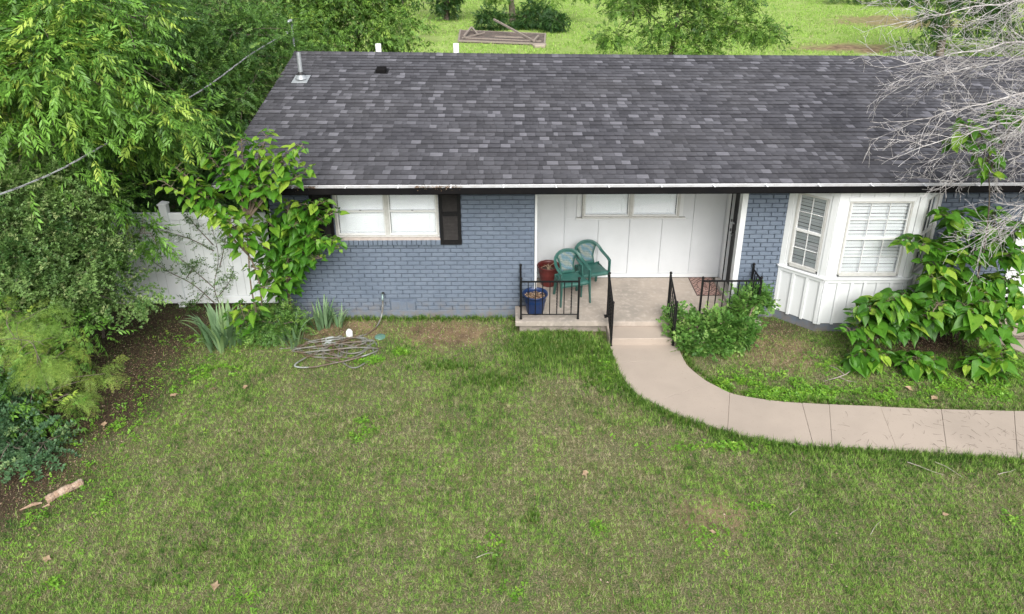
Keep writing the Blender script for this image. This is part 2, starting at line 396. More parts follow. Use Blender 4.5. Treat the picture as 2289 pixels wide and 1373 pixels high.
def frames(D, U):
    X = D/np.maximum(np.linalg.norm(D, axis=1, keepdims=True), 1e-9)
    Y = np.cross(U, X); ny = np.linalg.norm(Y, axis=1, keepdims=True); Y = np.where(ny > 1e-4, Y/np.maximum(ny,1e-9), np.array([[0,1.,0]]))
    Z = np.cross(X, Y); return np.stack([X, Y, Z], axis=2)
def scatter(temps, P, D, U, S, tint, young, r):
    """instances of templates joined into arrays"""
    which = r.integers(0, len(temps), len(P)); VV = []; FF = []; TT = []; YY = []; off = 0
    Rm = frames(D, U)
    for k, (tv, tf) in enumerate(temps):
        ix = np.where(which == k)[0]
        if not len(ix): continue
        v = np.einsum('nij,kj->nki', Rm[ix], tv)*S[ix][:,None,None] + P[ix][:,None,:]
        n, kk = len(ix), len(tv)
        nleaf = kk//3 + 1; lv = r.normal(0, .13, (n, nleaf)); lv = lv[:, np.minimum(np.arange(kk)//4, nleaf-1)]
        TT.append(np.clip(tint[ix][:,None] + lv, 0, 1).ravel()); YY.append(np.repeat(young[ix], kk))
        VV.append(v.reshape(-1,3)); FF.append((tf[None] + (np.arange(n)*kk)[:,None,None]).reshape(-1,3) + off); off += n*kk
    return np.concatenate(VV), np.concatenate(FF), np.concatenate(TT), np.concatenate(YY)

def blob_points(blobs, n, r, shell=.45):
    vol = np.array([b[3]*b[4]*b[5] for b in blobs])**.8; cnt = r.multinomial(n, vol/vol.sum()); P = []; O = []
    for b, c in zip(blobs, cnt):
        u = r.normal(size=(c,3)); u /= np.linalg.norm(u, axis=1, keepdims=True)
        # uneven outline: radius modulated by direction
        lob = .82 + .25*np.sin(3.1*u[:,0]+2*b[0]+1.7*u[:,2]*2)*np.cos(2.7*u[:,1]+b[1]) + .12*np.sin(7*u[:,0]+5*u[:,1]+b[2]*3)
        rad = (shell + (1-shell)*r.random(c)**.6)*lob
        p = np.array(b[:3]) + u*rad[:,None]*np.array(b[3:6]); P.append(p); O.append(u)
    return np.concatenate(P), np.concatenate(O)

def tree(name, label, cat, base, top, blobs, temps, mat, n_sprig, size, seed, group=None, trunk_r=.12, bark='bark', n_limb=10, n_twig=120,
         droop=-.25, young=.12, out=.7, clus=(8, .15), flat=.5, parts=('trunk','crown'), clip=None, tint0=.5, shell=.45, zmin=.06):
    r = np.random.default_rng(seed); rr = random.Random(seed)
    t = thing(name, label, cat, (base[0], base[1], base[2]), 0, group)
    C_, O = blob_points(blobs, max(3, n_sprig//clus[0]), r, shell)
    ix = r.integers(0, len(C_), n_sprig); dev = r.normal(0, 1, (n_sprig,3))*[1,1,flat]; P = C_[ix] + dev*clus[1]; O = O[ix]*.6 + dev*.5; O /= np.linalg.norm(O, axis=1, keepdims=True)+1e-9
    ctint = r.normal(0, .16, len(C_))[ix]
    keep = P[:,2] > zmin
    if clip is not None: keep &= clip(P)
    P, O, ctint = P[keep], O[keep], ctint[keep]
    # limbs
    mb = MB(); base = Vector(base); top = Vector(top)
    mid = base.lerp(top, .5) + Vector((rr.uniform(-.1,.1), rr.uniform(-.1,.1), 0))*(top-base).length*.6
    tp = spline([base - Vector((0,0,.1)), base.lerp(mid,.5), mid, top], 4)
    mb.tube(tp, [trunk_r*(1.25 if i == 0 else 1 - .7*i/(len(tp)-1)) for i in range(len(tp))], 8)
    nodes = [(p, trunk_r*(1-.7*i/(len(tp)-1))) for i, p in enumerate(tp)][len(tp)//3:]
    for i in range(n_limb):
        e = Vector(P[rr.randrange(len(P))]); e = Vector(top).lerp(e, .9) if rr.random() < .5 else e
        st, rad = min(rr.sample(nodes, min(5, len(nodes))), key=lambda q: (q[0]-e).length)
        m1 = st.lerp(e, .5) + Vector((rr.uniform(-.12,.12), rr.uniform(-.12,.12), rr.uniform(0,.15)))*(e-st).length
        pp = spline([st, m1, e], 4); rs = rad*.62
        mb.tube(pp, [max(.006, rs*(1-.85*j/(len(pp)-1))) for j in range(len(pp))], 6, False)
        nodes += [(p, max(.006, rs*(1-.85*j/(len(pp)-1)))) for j, p in enumerate(pp)][2:]
    NP = np.array([n[0] for n in nodes])
    for i in rr.sample(range(len(P)), min(n_twig, len(P))):
        e = Vector(P[i]); j = int(np.argmin(((NP-P[i])**2).sum(1))); st = nodes[j][0]
        if (e-st).length < .05: continue
        m1 = st.lerp(e,.5) + Vector((rr.uniform(-.1,.1), rr.uniform(-.1,.1), rr.uniform(-.02,.12)))*(e-st).length
        mb.tube([st, m1, e], [min(.012, nodes[j][1]*.6), .006, .003], 4, False)
    mb.build(parts[0], M[bark], t, smooth=True)
    D = O*out + r.normal(0, .45, P.shape) + np.array([0,0,droop]); U = np.array([[0,0,1.]]) + r.normal(0, .35, P.shape) + O*.3
    cl = fbm(P[:,0]*1.3+P[:,2], P[:,1]*1.3+P[:,2]*.7, 1.6, seed % 17)      # clumps of older and newer leaves
    tint = np.clip(tint0 + (cl-.5)*.9 + ctint + r.normal(0,.12,len(P)), 0, 1)
    yg = np.clip((r.random(len(P)) < young)*r.uniform(.3,1,len(P)), 0, 1)
    S = size*r.uniform(.75, 1.25, len(P))
    V, F, TT, YY = scatter(temps, P, D, U, S, tint, yg, r)
    o = link(parts[1], np_mesh(parts[1], V, F, mat, attrs={'tint': TT, 'young': YY}), t); o['kind'] = 'stuff'
    return t

# ------------------------------------------------------------------ ground sheet
WALK_OUT = [(1.55,-.80),(1.57,-1.0),(1.60,-1.42),(1.64,-1.78),(1.80,-2.26),(2.03,-2.5),(2.32,-2.76),(2.75,-3.02),(3.29,-3.25),(3.83,-3.38),(4.4,-3.43),(5.29,-3.51),(6.54,-3.64),(8.5,-3.86),(11,-4.1)]
WALK_IN = [(2.66,-.80),(2.66,-1.0),(2.68,-1.40),(2.71,-1.58),(2.86,-1.9),(3.02,-2.1),(3.21,-2.27),(3.74,-2.43),(4.16,-2.49),(4.55,-2.53),(5.08,-2.57),(6.0,-2.64),(7.17,-2.70),(9.0,-2.82),(11.4,-2.95)]
WALK_POLY = WALK_OUT + WALK_IN[::-1]
DRIVE_POLY = [(7.78,-.35),(7.98,.02),(9,.02),(14,.02),(14,-8),(11.5,-8),(11.2,-3.5),(9.4,-2.4),(8.35,-1.6),(7.9,-.9)]
def inpoly(x, y, poly):
    x = np.asarray(x); y = np.asarray(y); c = np.zeros(x.shape, bool); n = len(poly)
    for i in range(n):
        x1, y1 = poly[i]; x2, y2 = poly[(i+1) % n]
        if y1 == y2: continue
        c ^= ((y1 > y) != (y2 > y)) & (x < (x2-x1)*(y-y1)/(y2-y1)+x1)
    return c
def polydist(x, y, line):
    d = np.full(np.shape(x), 9e9)
    for (x1,y1),(x2,y2) in zip(line[:-1], line[1:]):
        t = np.clip(((x-x1)*(x2-x1)+(y-y1)*(y2-y1))/((x2-x1)**2+(y2-y1)**2+1e-9), 0, 1)
        d = np.minimum(d, np.hypot(x-x1-t*(x2-x1), y-y1-t*(y2-y1)))
    return d
def soil_f(x, y):
    x = np.asarray(x, float); y = np.asarray(y, float)
    n = (fbm(x, y, 1.1)-.5)*1.5
    edge = np.interp(y, [-9,-5,-4.3,-3.3,-2.4,-.7,.4,1.0,40], [-5.75,-5.55,-5.3,-5.35,-5.2,-5.15,-4.5,-3.9,-3.5])
    s = 1 - sstep(-.55, .55, x - edge + n*.8)
    s = np.where(y > 15, s*(1-sstep(15,24,y)), s)
    bed = (1-sstep(.25,.85, np.hypot((x-6.8)/1.25, (y+.75)/.85) + n*.35))
    bed2 = (1-sstep(.4,1.0, np.hypot((x-4.5)/.55, (y+.35)/.4)+n*.3))*.7
    return np.clip(np.maximum(np.maximum(s, bed), bed2), 0, 1)
def bare_f(x, y):
    x = np.asarray(x, float); y = np.asarray(y, float); n = (fbm(x,y,1.9,4)-.5)
    a = (1-sstep(.45,1.05, np.hypot((x+1.15)/.95,(y+.55)/.5)+n*.8))
    b = (1-sstep(.5,1.1, np.hypot((x+2.9)/1.1,(y+.35)/.42)+n*.8))*.9
    c = (1-sstep(.4,1.1, np.hypot((x-4.25)/.9,(y+1.15)/.55)+n*.9))*.7
    d = (1-sstep(.4,1.1, np.hypot((x-2.4)/.55,(y+4.55)/.4)+n*.9))*.7
    e = (1-sstep(.4,1.1, np.hypot((x-17.5)/3.2,(y-27.2)/2.0)+n*.9)); f = (1-sstep(.4,1.1, np.hypot((x-25)/6,(y-37)/4.0)+n*.9))*.8
    return np.clip(np.maximum.reduce([a,b,c,d,e,f]), 0, 1)
xs = np.concatenate([[-900,-400,-200,-120,-80,-60,-45,-34,-26,-20,-16], np.arange(-14,12.01,.2), np.arange(13,34,.8), [38,46,60,80,120,200,400,900]])
ys = np.concatenate([[-900,-300,-120,-60,-30,-18,-12], np.arange(-9,2.01,.2), np.arange(2.8,60,.9), [64,75,90,120,200,400,900]])
gx, gy = np.meshgrid(xs, ys); nx, ny = len(xs), len(ys)
ii = (np.arange(ny-1)[:,None]*nx + np.arange(nx-1)[None]).ravel()
GF = np.stack([ii, ii+1, ii+nx+1, ii+nx], 1)
fx, fy = gx.ravel(), gy.ravel()
field = sstep(11, 16, fy)*sstep(-5.5, -3.5, fx + (fbm(fx,fy,.4)-.5)*3) + sstep(16,24,fy)*(1-sstep(-5.5,-3.5,fx))*.6
gz = np.zeros_like(fx)
gnd = link('ground', np_mesh('ground', np.stack([fx,fy,gz],1), GF, M['ground'], attrs={'soil': soil_f(fx,fy), 'field': np.clip(field,0,1), 'bare': bare_f(fx,fy)}))
gnd['kind'] = 'structure'

# walkway of separate concrete slabs
walk = MB().prism([(p[0]*1, p[1]) for p in WALK_POLY], -.10, .012).build('walkway', M['concrete']); walk['kind'] = 'structure'
cuts = [((1.4,-.80),(2.9,-.80)), ((1.45,-1.44),(2.9,-1.40)), ((1.90,-2.50),(2.98,-1.99)), ((2.84,-3.25),(3.17,-2.18)), ((3.90,-3.55),(4.13,-2.40)),
        ((4.12,-3.55),(4.52,-2.42)), ((4.95,-3.6),(5.2,-2.5)), ((5.55,-3.65),(6.05,-2.55)), ((6.35,-3.8),(7.05,-2.6)), ((7.4,-3.9),(8.1,-2.65)), ((9.0,-4.1),(9.6,-2.7))]
def clip_half(poly, a, b, side):
    """keep the part of poly left (side=1) or right of line a->b"""
    def sd(p): return side*((b[0]-a[0])*(p[1]-a[1]) - (b[1]-a[1])*(p[0]-a[0]))
    out = []
    for i in range(len(poly)):
        p, q = poly[i], poly[(i+1) % len(poly)]; sp, sq = sd(p), sd(q)
        if sp >= 0: out.append(p)
        if (sp > 0 and sq < 0) or (sp < 0 and sq > 0):
            t = sp/(sp-sq); out.append((p[0]+(q[0]-p[0])*t, p[1]+(q[1]-p[1])*t))
    return out
def dense(line, n=4):
    return [(p.x, p.y) for p in spline([(a[0],a[1],0) for a in line], n)]
dW = dense(WALK_OUT) + dense(WALK_IN)[::-1]
for i in range(len(cuts)):
    p = clip_half(dW, *cuts[i], -1)
    if i+1 < len(cuts): p = clip_half(p, *cuts[i+1], 1)
    if len(p) < 3: continue
    c = np.mean(p, axis=0); g = .0028
    p = [(a[0]+(c[0]-a[0])*g, a[1]+(c[1]-a[1])*g) for a in p]
    q = []
    for a in p:
        if not q or math.hypot(a[0]-q[-1][0], a[1]-q[-1][1]) > .004: q.append(a)
    MB().prism(q, -.02, .034 + (i % 3)*.003).build('concrete_slab', M['concrete'], walk, bevel=.006)
drv = MB().prism(DRIVE_POLY, -.05, .02).build('driveway', M['concrete']); drv['kind'] = 'structure'

# ------------------------------------------------------------------ house
house = thing('house', 'single storey ranch house with blue-grey painted brick and dark shingle roof', 'house', (2.5, 4.5, 0))
COURSE, BL, BH = .078, .2077, .065
def brick_verts(L, H, r, bv=.004, d=.024):
    x0, x1, z0, z1 = 0, L-.013, 0, H; y0, y1 = -.006, d
    j = lambda: r.uniform(-.0016, .0016)
    f = [(x0+bv+j(), y0+j(), z0+bv+j()), (x1-bv+j(), y0+j(), z0+bv+j()), (x1-bv+j(), y0+j(), z1-bv+j()), (x0+bv+j(), y0+j(), z1-bv+j())]
    e = [(x0+j(), y0+bv*.7, z0+j()), (x1+j(), y0+bv*.7, z0+j()), (x1+j(), y0+bv*.7, z1+j()), (x0+j(), y0+bv*.7, z1+j())]
    b = [(x0,y1,z0),(x1,y1,z0),(x1,y1,z1),(x0,y1,z1)]
    fs = [(0,1,2,3)] + [(4+i,4+(i+1)%4,(i+1)%4,i) for i in range(4)] + [(8+i,8+(i+1)%4,4+(i+1)%4,4+i) for i in range(4)]
    return f+e+b, fs
rb = random.Random(3)
BRICKS = []
for k in range(10):
    v, f = brick_verts(BL, BH, rb); me = MB().add(v, f).mesh('brick', M['brick'], False); BRICKS.append(me)
def brick_wall(parent_label, spans_fn, z0, ncourse, n_ind, x_lo, x_hi, backing):
    wall = backing.build('brick_wall', M['mortar'], house)
    cand = []; rest = MB()
    for c in range(ncourse):
        z = z0 + c*COURSE; off = (c % 2)*BL*.5 + rb.uniform(-.006,.006)
        for (a, b) in spans_fn(z, z+BH):
            x = x_lo - BL + off
            while x < b:
                s, e = max(x, a), min(x+BL, b)
                if e - s > .035:
                    if e - s > BL - 1e-4 and z < 2.28: cand.append((s, z + rb.uniform(-.0015,.0015)))
                    else:
                        v, f = brick_verts(e-s, BH, rb); rest.add([(p[0]+s, p[1]+rb.uniform(-.0006,.0006), p[2]+z) for p in v], f)
                x += BL
    cand.sort(key=lambda q: (Vector((q[0], 0, q[1])) - CAM).length)
    for i, (x, z) in enumerate(cand):
        if i < n_ind:
            o = bpy.data.objects.new('brick', BRICKS[rb.randrange(10)]); COL.objects.link(o)
            o.location = (x, rb.uniform(-.0012,.0012), z); o.parent = wall
        else:
            v, f = brick_verts(BL, BH, rb); rest.add([(p[0]+x, p[1], p[2]+z) for p in v], f)
    o = rest.build('more_bricks', M['brick'], wall); o['kind'] = 'stuff'
    return wall
WX0, WX1, WZ0, WZ1 = -2.90, -1.195, 1.53, 2.46      # bedroom window opening
def sp_left(z0, z1):
    if z1 > 1.40: return [(-3.93, WX0), (WX1, .375)]
    if z0 < .34 and z1 > .15: return [(-3.93,-2.09), (-1.66,.375)]
    return [(-3.93, .375)]
bk = MB()
bk.box(-3.93, WX0, .020, .12, -.05, 2.60); bk.box(WX1, .375, .020, .12, -.05, 2.60); bk.box(WX0, WX1, .020, .12, -.05, WZ0-.1); bk.box(WX0, WX1, .020, .12, WZ1, 2.60)
brick_wall('left', sp_left, .165, 31, 230, -3.93, .375, bk)
def sp_right(z0, z1): return [(3.815, 4.50)]
bk = MB(); bk.box(3.812, 4.56, .020, .12, -.05, 2.60)
brick_wall('right', sp_right, .165, 31, 50, 3.815, 4.5, bk)
def sp_right2(z0, z1): return [(6.93, 8.33)]
bk = MB(); bk.box(6.90, 8.335, .020, .12, -.05, 2.60)
brick_wall('right', sp_right2, .165, 31, 20, 6.93, 8.33, bk)
for a, b in ((-3.94,.38),(3.81,4.50),(6.92,8.34)):
    MB().box(a, b, -.012, .005, -.08, .158).build('foundation_strip', M['plinth'], house, bevel=.006)
# gable end and rear walls
gv = [(-3.93,.12,-.05),(-3.93,8.9,-.05),(-3.93,8.9,2.6),(-3.93,4.5,3.62),(-3.93,.12,2.6)]
MB().add(gv + [(p[0]+.1,p[1],p[2]) for p in gv], [(4,3,2,1,0),(5,6,7,8,9)] + [(i,(i+1)%5,5+(i+1)%5,5+i) for i in range(5)]).build('gable_wall', M['brick'], house)
MB().box(-3.83, 14, 8.8, 8.9, -.05, 2.6).build('rear_wall', M['brick'], house)
# rowlock window sill of bricks on edge
sill = MB().box(-2.93, -1.175, -.03, .05, 1.425, 1.505).build('window_sill', M['mortar'], house)
nb = 22; bw = (1.175-2.93)/-nb
for i in range(nb):
    x0 = -2.93 + i*bw; b = MB()
    j = rb.uniform(-.003,.003)
    b.obox((x0+.004, -.062+j, 1.412+j*.5), (bw-.008,0,0), (0,.14,.035), (0,-.004,.088))
    b.build('sill_brick', M['brick'], sill, bevel=.005)
MB().obox((-2.925,-.058,1.5025),(1.745,0,0),(0,.135,.034),(0,0,.004)).build('sill_top', surf('bare_sill_top', (.46,.40,.36), .8, (14,(.36,.31,.28),.4,.7)), sill)

def window(x0, x1, z0, z1, y, parent, mull, slat_pitch=.036, meet=None):
    """two-light window with closed blinds, in wall plane y, opening x0..x1 z0..z1"""
    wn = MB()
    fw = .035
    for a in (x0, mull-.03, x1-fw):
        wn.box(a, a+(.06 if a == mull-.03 else fw), y-.005, y+.07, z0, z1)
    wn.box(x0, x1, y-.008, y+.075, z0, z0+.032); wn.box(x0, x1, y-.006, y+.07, z1-.03, z1)
    win = wn.build('window', M['window_frame'], parent, bevel=.003)
    for a, b in ((x0+fw+.001, mull-.031), (mull+.031, x1-fw-.001)):
        s = MB(); sw = .022
        s.box(a, a+sw, y+.012, y+.045, z0+.034, z1-.032); s.box(b-sw, b, y+.012, y+.045, z0+.034, z1-.032)
        s.box(a+sw, b-sw, y+.010, y+.045, z0+.034, z0+.062)
        if meet: s.box(a+sw, b-sw, y+.004, y+.045, meet-.016, meet+.016)
        s.build('sash', M['sash_white'], win, bevel=.002)
        MB().box(a+sw, b-sw, y+.052, y+.0535, z0+.05, z1-.03).build('pane', M['glass'], win)
        bl = MB(); z = z0+.075; i = 0
        while z < z1-.05:
            bl.obox((a+sw+.002, y+.066, z), (b-a-2*sw-.004,0,0), (0,.012,slat_pitch*.92), (0,.0016,-.0004)); z += slat_pitch; i += 1
        bl.box(a+sw+.002, b-sw-.002, y+.062, y+.085, z0+.050, z0+.070)
        for q in (.16, .84):
            xx = a + (b-a)*q; bl.box(xx-.003, xx+.003, y+.060, y+.064, z0+.06, z1-.04)
        bl.build('blind', M['blind'], win)
        if meet:
            MB().box((a+b)/2-.018, (a+b)/2+.018, y-.006, y+.006, meet+.017, meet+.026).build('sash_lock', M['metal_dark'], win)
    return win
def m_glass():
    m, t, out = new_mat('window_glass'); tr = N(t, 'ShaderNodeBsdfTransparent'); tr.inputs[0].default_value = (.985,.99,.99,1)
    gl = N(t, 'ShaderNodeBsdfGlossy'); gl.inputs['Roughness'].default_value = .03; gl.inputs['Color'].default_value = (.9,.95,1,1)
    fr = N(t, 'ShaderNodeFresnel'); fr.inputs['IOR'].default_value = 1.5; mx = N(t, 'ShaderNodeMixShader')
    t.links.new(fr.outputs[0], mx.inputs[0]); t.links.new(tr.outputs[0], mx.inputs[1]); t.links.new(gl.outputs[0], mx.inputs[2]); t.links.new(mx.outputs[0], out.inputs[0]); return m
M['glass'] = m_glass()
MB().box(WX0, WX1, .16, .18, 1.4, 2.6).build('room_shade', M['interior'], house)
window(WX0, WX1, WZ0, WZ1, .012, house, -2.045, meet=1.985)

def shutter(x0, x1, z0, z1):
    m = MB(); fw = .055
    m.box(x0, x0+fw, -.045, -.008, z0, z1); m.box(x1-fw, x1, -.045, -.008, z0, z1)
    for a, b in ((z0, z0+.075), ((z0+z1)/2-.035, (z0+z1)/2+.035), (z1-.06, z1)): m.box(x0+fw, x1-fw, -.0445, -.009, a, b)
    m.box(x0+.01, x1-.01, -.012, -.006, z0+.01, z1-.01)
    s = m.build('shutter', M['shutter'], house, bevel=.003)
    l = MB(); z = z0+.085
    while z < z1-.07:
        if not ((z0+z1)/2-.05 < z < (z0+z1)/2+.04): l.obox((x0+fw, -.036, z), (x1-x0-2*fw,0,0), (0,.02,.022), (0,.003,-.004))
        z += .024
    l.build('louvres', M['louvre'], s)
shutter(-1.182, -.830, 1.41, 2.50); shutter(-3.265, -2.915, 1.41, 2.50)
# crawl-space vent, faucet
v = MB().box(-2.085, -1.665, -.006, .02, .15, .335)
cv = v.build('crawl_vent', M['mortar'], house, bevel=.004)
for a in (-2.075, -1.945, -1.80):
    g = MB(); g.box(a, a+.125, -.012, -.007, .165, .315)
    for k in range(6): g.box(a+.012, a+.113, -.016, -.0125, .18+k*.022, .19+k*.022)
    g.build('vent_grille', M['brick'], cv)
fa = MB(); fa.tube([(-2.20,.0,.50),(-2.20,-.07,.50),(-2.20,-.10,.47),(-2.20,-.105,.43)], .014, 8); fa.lathe([(.001,0),(.03,0),(.03,.012),(.001,.012)], 12, (-2.20,-.05,.512))
fo = fa.build('faucet', M['brass'], house, True)
MB().sphere((-2.19,-.075,.53), .028, 8, .6).build('faucet_handle', M['rubber'], fo, True)
# corner trim / downspout
ds = MB(); ds.box(-4.00, -3.945, -.05, .01, .05, 2.5); ds.build('downspout', M['gutter_black'], house, bevel=.008)

# porch back wall of white panels and battens
PW = 1.06
pw = MB().box(.375, 3.81, PW+.004, PW+.10, .24, 2.6).build('panel_wall', M['panel'], house)
bx_ = [.40, .955, 1.565, 2.125, 2.705, 3.255, 3.80]
for i in range(6):
    a, b = bx_[i]+.004, bx_[i+1]-.004
    if 1 <= i <= 4: segs = [(a, b, .315, 1.415)]
    else: segs = [(a, b, .315, 2.55)]
    for (p, q, z0, z1) in segs: MB().box(p, q, PW-.006, PW+.003, z0, z1).build('panel', M['panel'], pw, bevel=.002)
for i, x in enumerate(bx_[1:-1]):
    MB().box(x-.012, x+.012, PW-.030, PW-.0065, .318, 2.55 if x < 1.1 or x > 3.2 else 1.415).build('batten', M['panel'], pw, bevel=.003)
MB().box(.38, 3.80, PW-.024, PW-.0065, .242, .312).build('base_board', M['white_trim'], pw, bevel=.004)
# porch window
PX0, PX1, PZ0 = 1.245, 2.965, 1.455
for a, b in ((1.155, PX0-.002), (PX1+.002, 3.045)): MB().box(a, b, PW-.022, PW+.003, PZ0+.002, 2.5).build('casing', M['white_trim'], pw, bevel=.003)
MB().box(1.14, 3.10, PW-.065, PW+.002, 1.418, 1.438).build('sill_board', M['white_trim'], pw, bevel=.004)
MB().box(1.15, 3.09, PW-.060, PW+.002, 1.4385, 1.452).build('sill_edge', M['window_frame'], pw)
MB().box(PX0, PX1, PW+.0, PW+.0035, 1.46, 2.5).build('window_backing', M['interior'], pw)
window(PX0, PX1, PZ0, 2.45, PW-.09, pw and house, 2.105)
# white corner board where the brick ends
MB().box(.376, .412, -.006, PW-.026, .24, 2.58).build('corner_board', M['white_trim'], house, bevel=.003)

# door wall, facing left across the porch
DX = 3.81
dw = MB(); dw.box(DX, DX+.10, .80, PW+.003, .24, 2.58); dw.box(DX, DX+.10, .123, .80, 2.32, 2.58)
dwo = dw.build('door_wall', M['panel'], house)
MB().box(DX-.02, DX-.001, .765, .90, .33, 2.40).build('door_casing', M['white_trim'], dwo, bevel=.004)
MB().box(DX-.016, DX-.002, .745, .764, .33, 2.36).build('storm_frame', M['gutter_black'], dwo)
MB().box(DX-.001, DX+.10, .748, .799, .33, 2.32).build('door_jamb', M['white_trim'], dwo)
for z in (1.32, 1.50): MB().box(DX+.012, DX+.04, .742, .7475, z-.025, z+.025).build('strike_plate', M['metal_dark'], dwo)
do = MB().box(DX+.05, DX+.09, .124, .747, .30, 2.32).build('door', M['door_black'], house)
h = MB(); h.tube([(DX+.05,.62,1.30),(DX-.005,.62,1.30),(DX-.008,.53,1.30)], .009, 8); h.build('door_handle', M['metal'], do, True)
MB().sphere((DX+.03,.62,1.50), .022, 10).build('deadbolt', M['metal'], do, True)
MB().box(DX-.115, DX+.10, .05, .86, .2405, .325).build('threshold', M['threshold'], house, bevel=.006)
cp = MB(); cp.box(3.725, DX+.003, -.028, .12, .245, 2.58); cp.box(3.72, 3.765, -.034, -.0285, .245, 2.58); cp.build('corner_post', M['white_trim'], house, bevel=.004)

# bay window
bay = MB()
def P2(p): return p
BP = [(4.48,.0),(5.045,-.52),(6.385,-.52),(6.95,.0)]
bay.prism([(4.50,.05)]+[(p[0]+.0, p[1]+.03) for p in BP]+[(6.93,.05)], .16, .995)
bayo = bay.build('bay_window', M['white'], house)
pl = MB(); pl.prism([(4.47,.06)]+[(BP[0][0]+.0,BP[0][1]+.03),(BP[1][0]+.01,BP[1][1]+.025),(BP[2][0]-.01,BP[2][1]+.025),BP[3]]+[(6.96,.06)], -.1, .165); pl.build('bay_plinth', M['plinth'], bayo, bevel=.006)
def face(a, b):
    a = Vector((a[0],a[1],0)); b = Vector((b[0],b[1],0)); u = (b-a).normalized(); n = Vector((u.y,-u.x,0)); return a, u, n, (b-a).length
def fbox(mb, fc, s0, s1, n0, n1, z0, z1):
    a, u, n, L = fc; o = a + u*s0 + n*n0 + Vector((0,0,z0)); return mb.obox(o, u*(s1-s0), n*(n1-n0), Vector((0,0,z1-z0)))
faces = [face(BP[0],BP[1]), face(BP[1],BP[2]), face(BP[2],BP[3])]
for k, fc in enumerate(faces):
    L = fc[3]; nbat = 3 if k != 1 else 6
    # lower panels and battens
    edges = [.035 + (L-.07)*i/nbat for i in range(nbat+1)]
    for i in range(nbat):
        fbox(MB(), fc, edges[i]+.024, edges[i+1]-.024, -.028, -.010, .165, .925).build('panel', M['white'], bayo, bevel=.003)
    for i, e in enumerate(edges):
        fbox(MB(), fc, e-.024 if i else 0.004, e+.024 if i < nbat else L-.004, -.029, .014, .155, .926).build('batten', M['white_trim'], bayo, bevel=.004)
    fbox(MB(), fc, .002, L-.002, -.029, .018, .928, .985).build('rail_board', M['white_trim'], bayo, bevel=.004)
    # window surround
    ww0, ww1 = (.135, L-.135) if k != 1 else (.185, L-.17)
    wz0, wz1 = 1.075, 2.335
    for (s0, s1, n1) in ((.0, .09, .012), (.091, ww0-.002, .0), (ww1+.002, L-.091, .0), (L-.09, L, .012)):
        if s1 > s0+.004: fbox(MB(), fc, s0+.001, s1-.001, -.09, n1, 1.02, 2.545).build('casing', M['white_trim'], bayo, bevel=.004)
    fbox(MB(), fc, ww0, ww1, -.09, -.002, wz1+.002, 2.545).build('header', M['white'], bayo)
    fbox(MB(), fc, ww0-.03, ww1+.03, -.0015, .010, wz1+.003, wz1+.07).build('header_trim', M['white_trim'], bayo, bevel=.003)
    nh = 2 if k != 1 else 5
    for i in range(nh+1):
        e = .10 + (L-.2)*i/nh; fbox(MB(), fc, e-.02, e+.02, -.001, .012, wz1+.072, 2.545).build('batten', M['white_trim'], bayo, bevel=.003)
    fr = MB()
    fbox(fr, fc, ww0, ww0+.03, -.07, .004, wz0, wz1); fbox(fr, fc, ww1-.03, ww1, -.07, .004, wz0, wz1)
    fbox(fr, fc, ww0+.03, ww1-.03, -.07, .008, wz0-.03, wz0+.03); fbox(fr, fc, ww0+.03, ww1-.03, -.07, .003, wz1-.03, wz1)
    fr.build('window_frame', M['window_frame'], bayo, bevel=.003)
    zm = (wz0+wz1)/2; s = MB()
    fbox(s, fc, ww0+.03, ww1-.03, -.035, -.002, zm-.022, zm+.022); fbox(s, fc, ww0+.031, ww0+.052, -.045, -.008, wz0+.03, wz1-.03); fbox(s, fc, ww1-.052, ww1-.031, -.045, -.008, wz0+.03, wz1-.03)
    s.build('sash', M['sash_white'], bayo, bevel=.002)
    nc = 3 if k == 1 else 2; inner = (ww0+.052, ww1-.052)
    for i in range(1, nc):
        e = inner[0] + (inner[1]-inner[0])*i/nc; fbox(MB(), fc, e-.0055, e+.0055, -.032, -.012, wz0+.03, wz1-.03).build('muntin', M['sash_white'], bayo)
    for zz in ((wz0+zm)/2, (zm+wz1)/2): fbox(MB(), fc, inner[0], inner[1], -.031, -.013, zz-.0055, zz+.0055).build('muntin', M['sash_white'], bayo)
    fbox(MB(), fc, ww0+.03, ww1-.03, -.041, -.039, wz0+.02, wz1-.02).build('pane', M['glass'], bayo)
    a, u, n, _ = fc; ns = 20; pit = (wz1-wz0-.09)/ns
    sm = MB().obox((0,0,0), u*(ww1-ww0-.07), -n*.024 + Vector((0,0,.041)), n*.0012+Vector((0,0,.0012))).mesh('slat', M['blind'])
    for i in range(ns):
        o = bpy.data.objects.new('slat', sm); COL.objects.link(o); o.parent = bayo
        o.location = a + u*(ww0+.035) - n*.062 + Vector((0,0,wz0+.045+i*pit + (.004 if i % 5 == 2 else 0)))
    fbox(MB(), fc, ww0+.035, ww1-.035, -.085, -.060, wz0+.022, wz0+.042).build('blind_rail', M['blind'], bayo)
    fbox(MB(), fc, ww0+.005, ww1-.005, -.20, -.19, wz0, wz1).build('room_shade', M['interior'], bayo)
sb = MB(); sb.prism([(4.44,.03),(4.46,-.035),(5.025,-.565),(6.405,-.565),(6.97,-.035),(6.99,.03)], .988, 1.018); sb.build('sill_board', M['white_trim'], bayo, bevel=.005)
MB().prism([(4.50,.05),(5.07,-.50),(6.36,-.50),(6.93,.05)], 2.546, 2.56).build('bay_top', M['white'], bayo)
